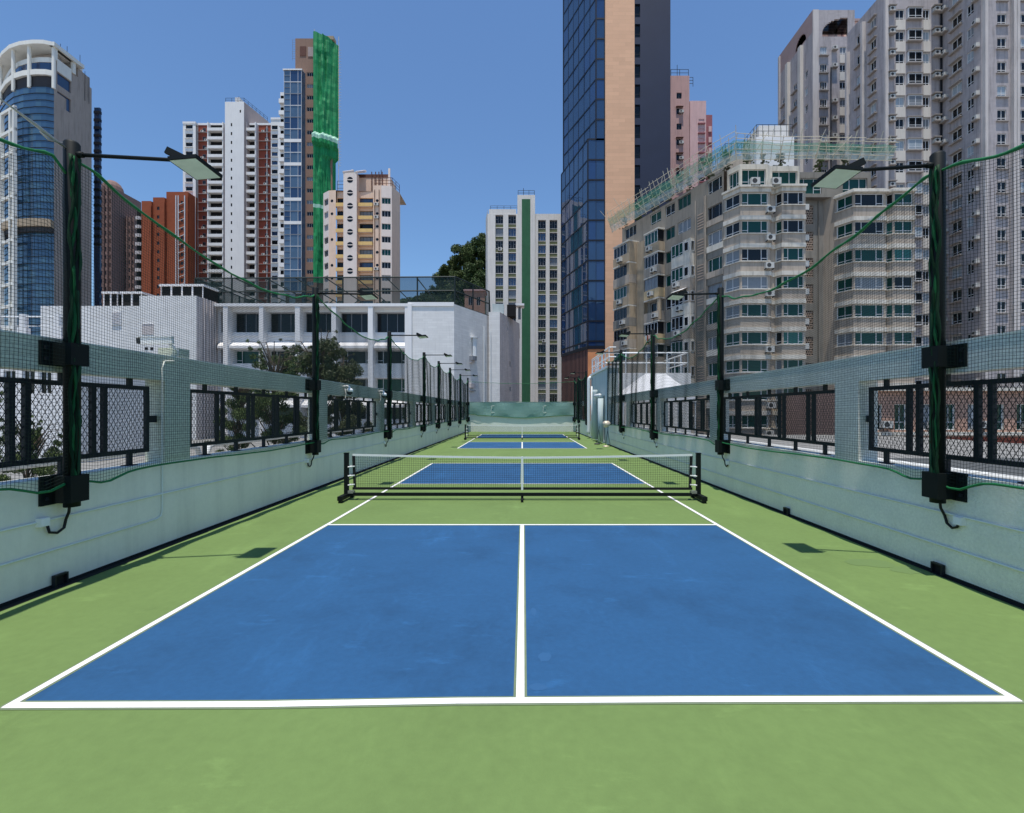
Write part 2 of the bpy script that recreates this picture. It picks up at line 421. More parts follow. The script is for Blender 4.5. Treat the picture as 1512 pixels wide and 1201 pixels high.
# ---- parapet walls with pillars and a beam on top
def parapet(side, spans, pillars, name, label, base_k, tile_k):
    x = XL if side < 0 else XR; s = side; x0, x1 = sorted((x, x + s*.26))
    root = thing(name, label, 'wall', (x + s*.13, spans[0][0], 0))
    for a, b in spans:
        mb = MB(); mb.box(x0, x1, a, b, 0.0, 1.08, base_k); mb.box(x0 + (.0 if s > 0 else .02), x1 - (.02 if s > 0 else 0), a+.002, b-.002, 1.08, 1.10, 'coping'); mb.build('base_wall', root)
        mb = MB(); mb.box(x0, x1, a, b, 2.17, 2.485, tile_k); mb.box(x0-.004, x1+.004, a, b, 2.485, 2.503, 'coping'); mb.build('beam', root)
        mb = MB(); mb.box(min(x, x-s*.012), max(x, x-s*.012), a, b, .0, .032, 'gutter_shade_black'); mb.build('skirting', root)
        for p in pillars:
            if a - .1 < p < b + .1:
                mb = MB(); mb.box(x0, x1, max(a, p-.24), min(b, p+.24), 1.10, 2.17, tile_k)
                if abs(p - 6.51) < .1 and s < 0: mb.box(x0+.002, x1-.01, p-.02, p+.24, 2.5035, 2.63, tile_k)
                mb.build('pillar', root)
    return root
parapet(-1, [(YB, YE)], PIL_L, 'parapet_wall', 'long pale green parapet wall with pillars, left of the court', 'parapet_green', 'parapet_tile')
parapet(1, [(YB, 24.9), (31.1, YE)], PIL_R + [33.6, 38.1], 'parapet_wall', 'long pale green textured parapet wall with pillars, right of the court', 'parapet_rough', 'parapet_tile_pale')

# ---- railings in the openings
def make_railing(Lr=4.02):
    root = thing('railing_panel', 'x', 'railing', (0,0,0), 'black railings between the parapet pillars')
    mb = MB(); z0, z1, t = 1.245, 2.085, .05
    mb.box(-.02,.02,0,Lr,z0,z0+t,'rail_black'); mb.box(-.02,.02,0,Lr,z1-t,z1,'rail_black')
    mb.box(-.02,.02,0,t,z0+t,z1-t,'rail_black'); mb.box(-.02,.02,Lr-t,Lr,z0+t,z1-t,'rail_black')
    ys = [.72 + .86*i for i in range(4)]
    for y in [.36] + [q + .43 for q in ys]:
        if y < Lr:
            mb.box(-.018,.018,y-.03,y+.03,1.10,z0,'rail_black'); mb.box(-.018,.018,y-.03,y+.03,z1,2.17,'rail_black')
            mb.box(-.04,.04,y-.08,y+.08,1.101,1.112,'rail_black')
    for y0, y1 in ((-.13, 0), (Lr, Lr+.13)): mb.box(-.018,.018,y0,y1,1.62,1.71,'rail_black')
    mb.build('frame', root)
    for y in ys:
        for q in (-.10, .045):
            mb = MB(); mb.box(-.022,.022,y+q,y+q+.055,z0+t,z1-t,'rail_black'); mb.build('bar', root)
    mb = MB(); H = z1 - z0 - 2*t; p = .062; sl = .62; w = .0045; k0 = -int(H*sl/p) - 1; i = k0
    ya, yb = t, Lr - t
    while i * p < yb:
        for sg in (1, -1):
            yA = ya + i*p if sg > 0 else ya + i*p + H*sl; zA = 0.0; yB_ = yA + sg*H*sl; zB = H
            (pa, qa), (pb, qb) = (yA, zA), (yB_, zB)
            if pa > pb: pa, qa, pb, qb = pb, qb, pa, qa
            if pb <= ya or pa >= yb: continue
            if pa < ya: qa += (ya-pa)*(qb-qa)/(pb-pa); pa = ya
            if pb > yb: qb += (yb-pb)*(qb-qa)/(pb-pa); pb = yb
            xo = .004*sg
            mb.face([(xo,pa-w,z0+t+qa),(xo,pa+w,z0+t+qa),(xo,pb+w,z0+t+qb),(xo,pb-w,z0+t+qb)], 'mesh_dark')
        i += 1
    mb.build('mesh_infill', root)
    return root
RAIL = make_railing(); first_rail = [True]
def copy_tree(o, parent=None):
    c = o.copy(); COL.objects.link(c)
    if parent: c.parent = parent
    for ch in [q for q in SC.objects if q.parent == o]: copy_tree(ch, c)
    return c
ORD = ['nearest', 'second', 'third', 'fourth', 'fifth', 'sixth', 'seventh', 'eighth', 'ninth']
def rails(pillars, x, side):
    k = 0
    for a, b in zip(pillars, pillars[1:]):
        if b < .5: continue
        o = RAIL if first_rail[0] else copy_tree(RAIL)
        first_rail[0] = False
        o.location = (x, (a+b)/2 - 2.01, 0)
        o['label'] = f'{ORD[k]} black mesh railing panel from the camera in the {side} parapet'
        k += 1
rails(PIL_L, XL-.12, 'left'); rails(PIL_R, XR+.12, 'right')

# ---- back wall with tarpaulin
root = thing('back_wall', 'low wall across the far end of the court, green sheet above pale base', 'wall', (0, YE+.15, 0))
mb = MB(); mb.box(XL-.26, XR+.26, YE, YE+.3, 0, 2.47, 'coping'); mb.box(XL-.26, XR+.26, YE-.02, YE+.32, 2.472, 2.53, 'parapet_tile'); mb.build('wall', root)
mb = MB(); n = 40
def tz(u): return 1.40 - .22*math.sin(math.pi*min(1, max(0, (u-.1)/.85)))**2 + .10*(u < .1)
for i in range(n):
    u0, u1 = i/n, (i+1)/n; xa, xb = XL + 9.2*u0, XL + 9.2*u1
    f = lambda u, v: YE - .05 - .05*math.sin(u*23)*v*(1-v)*4 - .03
    for j in range(4):
        v0, v1 = j/4, (j+1)/4
        z = lambda u, v: 2.465*(1-v) + tz(u)*v
        mb.face([(xa,f(u0,v1),z(u0,v1)),(xb,f(u1,v1),z(u1,v1)),(xb,f(u1,v0),z(u1,v0)),(xa,f(u0,v0),z(u0,v0))], 'tarp')
mb.build('cover_sheet', root, True)
mb = MB(); mb.tube([(XL + 9.2*i/n, YE-.09, tz(i/n)) for i in range(n+1)], .02, 5, 'rope_green'); mb.build('edge_rope', root)
for cx in (-2.35, 2.05):
    mb = MB(); mb.tube([(cx, YE-.06, 1.62),(cx-.25, YE-.12, 1.62),(cx-.28, YE-.12, 1.7),(cx-.25, YE-.12, 2.02),(cx-.28, YE-.1, 2.15),(cx-.1, YE-.12, 2.2),(cx, YE-.06, 2.2)], .018, 5, 'pipe_paint'); mb.build('conduit_loop', root)

# ---- light posts
def make_post(side, lamp=True, h=4.5):
    s = side; root = thing('light_post', 'x', 'light post', (0,0,0), 'floodlight posts along the court walls')
    mb = MB(); mb.tube([(0,0,.80),(0,0,h-.02),(0,0,h)], [.068,.068,.055], 14, 'post_black'); mb.build('pole', root, True)
    gap = .13
    for nm, z0, z1 in (('lower_bracket', .84, 1.13), ('upper_bracket', 2.22, 2.46)):
        mb = MB(); xw = s*gap
        a, b = sorted((xw, xw - s*.03)); mb.box(a, b, -.21, .21, z0, z1, 'post_black')
        a, b = sorted((xw - s*.031, -s*.085)); mb.box(a, b, -.10, .10, z0+.01, z1-.01, 'post_black')
        for y in (-.17, .17):
            a, b = sorted((xw-s*.031, xw-s*.05)); mb.box(a, b, y-.015, y+.015, z0+.05, z0+.08, 'rail_black'); mb.box(a, b, y-.015, y+.015, z1-.08, z1-.05, 'rail_black')
        mb.build(nm, root)
    if lamp:
        za = 4.37; xe = -s*(.95 if s < 0 else .77)
        mb = MB(); mb.tube([(-s*.06,0,za),(xe,.14,za+.02),(xe-s*.07,.16,za+.02)], .02, 8, 'post_black'); mb.tube([(-s*.05,0,za),(-s*.11,0,za)], .03, 8, 'post_black'); mb.build('arm', root, True)
        head = MB(); hxo = 1.11 if s < 0 else .93; c = Vector((-s*hxo, .22, za-.035)); hx, hy = .145, .215
        tl = -.012
        def q(x, y, z): return (c.x + x, c.y + y, c.z + z - tl*x*(-s)/.145)
        def slab(x0,x1,y0,y1,z0,z1,k):
            b = len(head.v); head.v += [q(x0,y0,z0),q(x1,y0,z0),q(x1,y1,z0),q(x0,y1,z0),q(x0,y0,z1),q(x1,y0,z1),q(x1,y1,z1),q(x0,y1,z1)]; head.hexa(b, k)
        slab(-hx,hx,-hy,hy,0,.035,'post_black')
        for y in (-.12,-.06,0,.06,.12): slab(-hx+.03,hx-.03,y-.008,y+.008,.036,.065,'post_black')
        head.beam((c.x+s*.19,c.y-.17,c.z+.11),(c.x+s*.03,c.y-.13,c.z+.04), .035, 'post_black', .07)
        hd = head.build('lamp_head', root)
        lens = MB(); lens.face([q(-hx+.013,-hy+.013,-.003),q(-hx+.013,hy-.013,-.003),q(hx-.013,hy-.013,-.003),q(hx-.013,-hy+.013,-.003)], 'lamp_lens')
        o = lens.build('lens', hd); o['_base'] = (0,0,0)
    # power cable loop below the lower bracket
    mb = MB(); xc = s*.10
    mb.tube([(s*.02,.0,.86),(s*.05,.02,.74),(xc,.04,.66),(xc,.02,.58),(xc,-.05,.545),(xc,-.13,.57),(xc,-.15,.64)] if s < 0 else
            [(s*.02,.0,.86),(s*.05,.02,.74),(xc,.03,.66),(xc,.0,.58),(xc,-.06,.545),(xc,-.12,.57),(xc,-.13,.62)], .013, 6, 'cable_black'); mb.build('power_cable', root, True)
    return root
PL = [4.84, 10.54, 16.4, 22.2, 26.1, 30.2, 35.2, 40.1]; PXL = -4.57
PR = [5.05, 10.57, 16.05, 21.2]; PXR = 4.40
pl, pr = make_post(-1), make_post(1)
for i, y in enumerate(PL[:7]):
    o = pl if i == 0 else copy_tree(pl); o.location = (PXL, y, 0); o['label'] = f'{ORD[i]} black floodlight post from the camera on the left wall'
for i, y in enumerate(PR):
    o = pr if i == 0 else copy_tree(pr); o.location = (PXR, y, 0); o['label'] = f'{ORD[i]} black floodlight post from the camera on the right wall'
for i, (y, nm) in enumerate([(32.6, 'between the white stair house and the far wall'), (37.3, 'nearest the far wall')]):
    o = copy_tree(pr); o.location = (PXR, y, 0); o['label'] = f'distant right floodlight post {nm}'
for (x, y, w) in ((PXL, 40.1, 'left'), (PXR, 40.1, 'right')):
    mb = MB(); mb.tube([(x,y,.8),(x,y,4.55)], .07, 10, 'post_black'); mb.box(x-.16,x+.16,y-.10,y+.10,.9,1.25,'post_black'); mb.box(x-.13,x+.13,y-.09,y+.09,2.25,2.5,'post_black')
    solo(mb, 'net_post', f'black net post without a lamp at the {w} end of the far wall', 'post', (x, y, .8), 'net posts at the far wall')
for i, y in enumerate(PL[:6]):
    mb = MB(); mb.box(XL+.001, XL+.055, y-.24, y-.15, .645, .73, 'box_white'); mb.box(XL+.0555, XL+.062, y-.235, y-.155, .65, .725, 'box_white')
    solo(mb, 'junction_box', f'small white junction box on the left wall under its {ORD[i]} light post', 'box', (XL+.03, y-.2, .645), 'junction boxes under the light posts')
for i, y in enumerate(PR):
    mb = MB(); mb.box(XR-.055, XR-.001, y-.20, y-.11, .60, .685, 'box_white'); mb.box(XR-.062, XR-.0555, y-.195, y-.115, .605, .68, 'box_white')
    solo(mb, 'junction_box', f'small white junction box on the right wall under its {ORD[i]} light post', 'box', (XR-.03, y-.15, .6), 'junction boxes under the light posts')

# ---- safety nets
def safety_net(p0, p1, label, zt=4.33, sag=.40, zb=1.07, cell=.034, th=.0022, dips=(), bundle=True, name='safety_net', seed=0, sagmid=.5, zt1=None, vdip=0):
    rnd = random.Random(seed); a = Vector(p0); b = Vector(p1); Ln = (b-a).length; t = (b-a)/Ln; nrm = Vector((-t.y, t.x)); zt1 = zt1 or zt
    root = thing(name, label, 'net', (a.x, a.y, zb), 'green safety nets strung between the posts')
    ph = rnd.random()*6
    def top(u):
        e = math.log(.5)/math.log(sagmid); w = u**e
        z = zt + (zt1-zt)*u - sag*4*w*(1-w)
        z -= vdip*math.exp(-((1-u)*Ln/.13)**2)
        return z + .026*math.sin(u*Ln*9+ph)*(math.exp(-u*Ln/.5)+math.exp(-(1-u)*Ln/1.1)) + .008*math.sin(u*Ln*5+ph)
    def bot(u): return zb + .02*math.sin(u*Ln*1.3+ph) - sum(dp*math.exp(-((u-c)*Ln/.22)**2) for c, dp in dips)
    def P(u, v):
        z = bot(u) + (top(u)-bot(u))*v
        o = .035*math.sin(u*Ln*1.9+ph)*math.sin(v*2.6+.3) + .012*math.sin(u*Ln*6.3 + v*3)
        q = a + t*(u*Ln) + nrm*o
        return Vector((q.x, q.y, z))
    mb = MB(); nu = max(2, int(Ln/cell)); nv = max(2, int((zt-zb)/cell)); su = max(8, int(Ln/.28)); sv = 9
    for i in range(nu+1):
        u = i/nu; mb.tube([P(u, j/sv) for j in range(sv+1)], th, 3, 'net_green', False)
    for j in range(nv+1):
        v = j/nv; mb.tube([P(i/su, v) for i in range(su+1)], th, 3, 'net_green', False)
    mb.build('netting', root)
    mb = MB(); mb.tube([P(i/60, 1) for i in range(61)], [.012+.009*rnd.random() for _ in range(61)], 6, 'rope_green'); mb.build('top_rope', root, True)
    mb = MB(); mb.tube([P(i/50, 0) for i in range(51)], .013, 6, 'rope_green'); mb.build('bottom_rope', root, True)
    if bundle:
        mb = MB()
        for st in range(4):
            pts = []; rs = []
            for i in range(44):
                z = bot(0) + (zt-bot(0))*i/43
                pts.append((a.x + (-1 if a.x > 0 else 1)*(.062+.012*math.sin(i*.9+st*2.1)), a.y - .055 + .026*st - .02 + .014*math.sin(i*.55+ph+st*1.7), z)); rs.append(.008+.012*rnd.random())
            mb.tube(pts, rs, 6, 'bundle_green' if st != 1 else 'rope_green'); mb.build('gathered_edge', root, True)
    return root
sL = [(-1.0, 4.84)] + list(zip(PL, PL[1:]))
for i, (a, b) in enumerate(sL):
    far = a > 15
    safety_net((PXL, a), (PXL, b), f'{ORD[i]} span of dark green net from the camera above the left wall', sag=(.42 if b-a > 4.5 else .3),
               cell=.034 if a < 9 else (.045 if a < 15 else .07), th=.0018 if a < 9 else (.0028 if a < 15 else .0042), dips=((.07,.08),) if i else ((.95,.10),), bundle=i > 0, seed=i+1, sagmid=.56, vdip=.22 if i == 0 else 0)
sR = [(-.9, 5.05)] + list(zip(PR, PR[1:]))
for i, (a, b) in enumerate(sR):
    safety_net((PXR, a), (PXR, b), f'{ORD[i]} span of dark green net from the camera above the right wall', sag=.42, cell=.034 if a < 9 else .05, th=.0018 if a < 9 else .0034,
               dips=((.06,.06),) if i else ((.97,.12),), bundle=i > 0, seed=i+21, sagmid=.56)
safety_net((PXR, 21.2), (PXR, 24.7), 'short span of dark green net beside the pale blue stair house', sag=.15, cell=.05, th=.0042, bundle=True, seed=31)
for i, (a, b) in enumerate([(32.6,37.3),(37.3,40.1)]):
    safety_net((PXR, a), (PXR, b), ['far span of dark green net just beyond the pale blue stair house', 'last span of dark green net meeting the far wall on the right'][i], sag=.3, cell=.06, th=.0050, seed=40+i)
safety_net((PXL, 40.15), (PXR, 40.15), 'thin see-through net stretched above the far end wall', zt=4.25, sag=.18, zb=2.53, cell=.10, th=.0022, bundle=False, seed=50)
mb = MB()
pts = [(-4.57,4.80,4.40),(-4.585,4.66,4.43),(-4.59,4.50,4.47),(-4.6,4.2,4.52),(-4.6,3.2,4.62),(-4.6,-1.0,4.7)]
mb.tube(pts, [.008,.018,.016,.006,.006,.006], 7, 'steel'); mb.tube([(-4.575,4.74,4.43),(-4.59,4.62,4.40),(-4.6,4.55,4.44)], .010, 6, 'steel')
solo(mb, 'tension_cable', 'steel wire with turnbuckle tied to the nearest left post', 'cable', (-4.57,4.8,4.4), smooth=True)

# ---- conduits, outlets, cameras
def pipe(name, pts, label, r=.011, k='pipe_paint', cat='pipe', group=None):
    mb = MB(); mb.tube(pts, r, 8, k); return solo(mb, name, label, cat, pts[0], group, True)
pipe('conduit_pipe', [(XL+.011, -4, .69),(XL+.011, 38, .69)], 'upper thin painted conduit running along the left wall')
pipe('conduit_pipe', [(XL+.011, -4, .38),(XL+.011, 5.95, .38),(XL+.011, 6.12, .385),(XL+.011, 6.19, .41),(XL+.011, 6.21, .48),(XL+.011, 6.21, 2.33),(XL+.011, 6.25, 2.42),(XL+.011, 6.42, 2.44)],
     'lower thin conduit on the left wall, bending up the nearest pillar to a camera')
pipe('conduit_pipe', [(XR-.011, -4, .685),(XR-.011, 24.5, .685)], 'upper thin painted conduit running along the right wall')
pipe('conduit_pipe', [(XR-.011, -4, .325),(XR-.011, 24.5, .325)], 'lower thin painted conduit running along the right wall')
for i, (x, y, l) in enumerate(((XL, 4.82, 'at the foot of the left wall near the camera'), (XR, 5.15, 'at the foot of the right wall near the camera'), (XR, 8.1, 'at the foot of the right wall, second from the camera'))):
    s = 1 if x < 0 else -1
    mb = MB(); a, b = sorted((x + s*.0125, x + s*.05)); mb.box(a, b, y-.07, y+.07, .0, .012, 'rail_black'); mb.box(a, b, y-.07, y-.055, .012, .11, 'rail_black'); mb.box(a, b, y+.055, y+.07, .012, .11, 'rail_black'); mb.box(a, b, y-.07, y+.07, .11, .125, 'rail_black')
    a, b = sorted((x + s*.0125, x + s*.018)); mb.box(a, b, y-.055, y+.055, .012, .11, 'void_dark')
    solo(mb, 'drain_outlet', f'small dark drain outlet {l}', 'drain', (x, y, 0), 'drain outlets at the wall base')
root = thing('security_camera', 'white bullet camera on top of the nearest left pillar', 'camera', (XL-.05, 6.45, 2.503))
mb = MB(); mb.tube([(-4.72,6.52,2.503),(-4.72,6.52,2.6),(-4.76,6.44,2.665)], .022, 8, 'box_white'); mb.build('bracket', root, True)
mb = MB(); mb.beam((-5.03,6.30,2.695),(-4.70,6.42,2.715), .085, 'box_white', .085); mb.beam((-5.07,6.285,2.745),(-4.70,6.42,2.765), .10, 'box_white', .012); mb.build('body', root)
mb = MB(); mb.beam((-5.075,6.284,2.692),(-5.031,6.30,2.695), .07, 'ac_dark', .07); mb.build('camera_lens', root)
for i, (y, lab) in enumerate(((12.5, 'white dome camera on the left beam beside the second pillar'), (15.6, 'white dome camera hanging from the left beam farther along'))):
    root = thing('dome_camera', lab, 'camera', (XL+.02, y, 2.3), 'dome cameras on the left wall')
    mb = MB(); mb.tube([(XL+.002,y,2.40),(XL+.10,y,2.42),(XL+.17,y,2.40),(XL+.18,y,2.36)], .03, 8, 'box_white'); mb.tube([(XL+.18,y,2.36),(XL+.18,y,2.33),(XL+.18,y,2.27)], [.05,.085,.085], 12, 'box_white'); mb.build('housing', root, True)
    mb = MB(); mb.tube([(XL+.18,y,2.269),(XL+.18,y,2.22),(XL+.18,y,2.185)], [.075,.06,.02], 12, 'ac_dark'); mb.build('dome', root, True)
    mb = MB(); mb.tube([(XL+.02,y+.1,2.36),(XL+.03,y+.14,2.2),(XL+.03,y+.08,2.08),(XL+.02,y-.02,2.06)], .012, 6, 'box_white'); mb.build('lead', root, True)

# ---- portable nets on the courts
def court_net(Y, label):
    root = thing('court_net', label, 'net', (0, Y, 0), 'portable nets standing across the courts'); xp = 3.49
    def top(x): return .845 + .055*(abs(x)/3.4)**1.5
    for s in (-1, 1):
        mb = MB(); mb.box(s*xp-.04, s*xp+.04, Y-.035, Y+.035, .13, .925, 'post_black'); mb.box(s*xp-.045, s*xp+.045, Y-.04, Y+.04, .925, .94, 'post_black'); mb.build('post', root)
        mb = MB(); mb.box(s*xp-.045, s*xp+.045, Y-.36, Y+.36, .05, .128, 'post_black'); mb.box(s*xp-.03, s*xp+.03, Y-.35, Y-.27, 0, .05, 'post_black'); mb.box(s*xp-.03, s*xp+.03, Y+.27, Y+.35, 0, .05, 'post_black'); mb.build('foot', root)
        mb = MB(); x1, x2 = s*3.40, s*3.30
        mb.face([(x1-s*.08,Y-.005,.88),(x1-s*.02,Y-.005,.88),(x2+s*.05,Y-.005,.24),(x2-s*.0,Y-.005,.24)][::s], 'net_black'); mb.face([(x1-s*.08,Y+.005,.88),(x1-s*.02,Y+.005,.88),(x2+s*.05,Y+.005,.24),(x2,Y+.005,.24)][::-s], 'net_black')
        mb.build('side_binding', root)
        for z in (.30, .48, .66):
            mb = MB(); mb.tube([(s*3.45,Y-.037,z),(s*3.33,Y-.01,z+.01),(s*3.45,Y+.037,z+.004)], .012, 5, 'tape_white'); mb.build('strap', root)
        mb = MB(); mb.box(s*3.40-.05, s*3.40+.05, Y-.042, Y+.042, .135, .19, 'steel'); mb.build('clamp', root)
    mb = MB(); mb.box(-3.445, 3.445, Y-.03, Y+.03, .085, .145, 'post_black'); mb.build('base_bar', root)
    mb = MB(); mb.box(-.025, .025, Y-.25, Y+.25, .0, .05, 'post_black'); mb.box(-.022, .022, Y-.022, Y+.022, .05, .085, 'post_black'); mb.build('middle_foot', root)
    mb = MB(); n = 152; x0 = -3.34; th = .0023
    for i in range(n+1):
        x = x0 + 6.68*i/n; mb.tube([(x,Y,.235),(x,Y,.5),(x,Y,top(x)-.01)], th, 3, 'net_black', False)
    for j in range(15):
        mb.tube([(x0+6.68*i/24, Y, .235 + (top(x0+6.68*i/24)-.245)*j/14) for i in range(25)], th, 3, 'net_black', False)
    mb.build('netting', root)
    for nm, f, h, k in (('top_tape', lambda x: top(x)-.022, .038, 'tape_white'), ('bottom_tape', lambda x: .205, .05, 'net_black')):
        mb = MB(); xx = [-3.37 + 6.74*i/30 for i in range(31)]
        for a, b in zip(xx, xx[1:]):
            for sgn in (-1, 1):
                q = [(a,Y+sgn*.006,f(a)),(b,Y+sgn*.006,f(b)),(b,Y+sgn*.006,f(b)+h),(a,Y+sgn*.006,f(a)+h)]; mb.face(q if sgn < 0 else q[::-1], k)
            mb.face([(a,Y-.006,f(a)+h),(b,Y-.006,f(b)+h),(b,Y+.006,f(b)+h),(a,Y+.006,f(a)+h)], k)
        mb.build(nm, root)
    mb = MB(); mb.box(-.02,.02,Y-.012,Y+.012,.20,.865,'tape_white'); mb.build('centre_strap', root)
    return root
n1 = court_net(9.46, 'black portable court net with white top tape, nearer of the two')
n1.rotation_euler = (0, 0, R(-.25))
court_net(29.3, 'smaller distant court net in front of the far end wall')

# ---- stair house, pipes and lamp stand on the right
YS0, YS1 = 24.9, 31.1
root = thing('stair_house', 'pale blue stair house breaking the right parapet wall', 'building', (5.8, 28, 0))
mb = MB(); F = Face((XR-.02, YS1), (XR-.02, YS0))
holed(mb, F, 0, F.L, 0, 4.02, [(2.3,3.0,.05,2.3),(4.6,5.1,.1,2.6)], .12, 'stair_blue'); F2 = Face((XR-.02, YS0), (5.0, YS0)); holed(mb, F2, 0, F2.L, 0, 4.02, [], .1, 'stair_blue')
F3 = Face((5.0,YS1),(XR-.02,YS1)); holed(mb, F3, 0, F3.L, 0, 4.02, [], .1, 'stair_blue'); mb.face([(XR-.02,YS0,4.02),(5.0,YS0,4.02),(5.0,YS1,4.02),(XR-.02,YS1,4.02)], 'stair_blue'); mb.build('wall', root)
mb = MB(); mb.box(XR-.1, 5.05, YS0-.06, YS1+.06, 4.022, 4.14, 'school_trim'); mb.build('roof_slab', root)
for ua, ub, zb in ((2.3,3.0,2.3),(4.6,5.1,2.6)):
    mb = MB(); mb.fbox(F, ua+.01, ub-.01, -.115, -.08, .05, zb, 'frame_dark'); mb.build('door', root)
mb = MB()
for z in (4.6, 5.1):
    mb.tube([(4.55,YS0,z),(4.55,YS1,z)], .03, 6, 'pipe_white'); mb.tube([(4.55,YS0,z),(4.9,YS0,z)], .03, 6, 'pipe_white')
for y in (24.95,27,29,31): mb.tube([(4.55,y,4.14),(4.55,y,5.1)], .03, 6, 'pipe_white')
mb.build('roof_railing', root)
xp = XR-.16
pipe('drain_pipe', [(4.25,30.6,.28),(4.25,30.6,.45),(4.28,30.6,.7),(4.28,30.6,3.7),(4.30,30.6,3.85),(4.42,30.6,3.95)], 'thick white vertical pipe at the far edge of the stair house', .11, 'pipe_white')
pipe('drain_pipe', [(4.32,29.6,.25),(4.32,29.6,3.3)], 'thin white pipe second from the far edge of the stair house', .05, 'pipe_white')
pipe('drain_pipe', [(4.26,27.9,.12),(4.26,27.9,2.85),(4.26,27.9,3.0)], 'grey blue pipe with a tee joint in the middle of the stair house wall', .15, 'stair_blue')
pipe('drain_pipe', [(4.26,25.9,.1),(4.26,25.9,2.45)], 'grey blue pipe nearest the camera on the stair house wall', .15, 'stair_blue')
pipe('drain_pipe', [(4.22,27.6,2.62),(4.22,25.9,2.62)], 'short horizontal pipe linking the two grey blue pipes', .10, 'pipe_white')
for i, (x, y, h, lab) in enumerate(((4.2, 23.4, 1.12, 'portable lamp with a metal dish on a thin stand by the right wall'), (4.05, 25.2, .95, 'thin dark stand with a round base beside the stair house'))):
    root = thing('lamp_stand', lab, 'lamp stand', (x, y, 0), 'portable stands by the stair house')
    mb = MB(); mb.tube([(x-.12,y,0.01),(x,y,.8),(x+.02,y,h)], .013, 6, 'rail_black'); mb.tube([(x+.14,y+.05,.01),(x,y,.8)], .013, 6, 'rail_black'); mb.build('leg', root)
    mb = MB(); mb.tube([(x-.1,y-.05,0),(x-.1,y-.05,.05),(x-.1,y-.05,.08)], [.15,.15,.06], 14, 'ac_dark' if i else 'metal_dish'); mb.build('base', root, True)
    if i == 0:
        mb = MB(); mb.tube([(x-.20,y-.06,h-.03),(x-.1,y-.03,h),(x+.05,y,h+.04),(x+.12,y,h+.06)], [.14,.17,.13,.04], 14, 'metal_dish'); mb.build('dish', root, True)

# ================================================================== THE CITY
import mathutils.noise as NZ
ZG = -25.0
mb = MB(); mb.face([(-3000,-1500,ZG),(3000,-1500,ZG),(3000,4000,ZG),(-3000,4000,ZG)], 'city_concrete'); structure(mb, 'city_ground')
def ccw(pts): 
    a = sum(p[0]*q[1]-q[0]*p[1] for p, q in zip(pts, pts[1:]+pts[:1])); return pts if a > 0 else pts[::-1]
def roof(mb, pts, z, k): mb.face([(x, y, z) for x, y in ccw(pts)], k)
def railing_wire(mb, pts, z0, h, k='frame_grey', r=.035, step=2.0, rails=2):
    for a, b in zip(pts, pts[1:]):
        a = Vector(a); b = Vector(b); n = max(1, int((b-a).length/step))
        for i in range(n+1): q = a + (b-a)*i/n; mb.tube([(q.x,q.y,z0),(q.x,q.y,z0+h)], r, 4, k)
        for j in range(rails): z = z0 + h*(j+1)/rails; mb.tube([(a.x,a.y,z),(b.x,b.y,z)], r, 4, k)

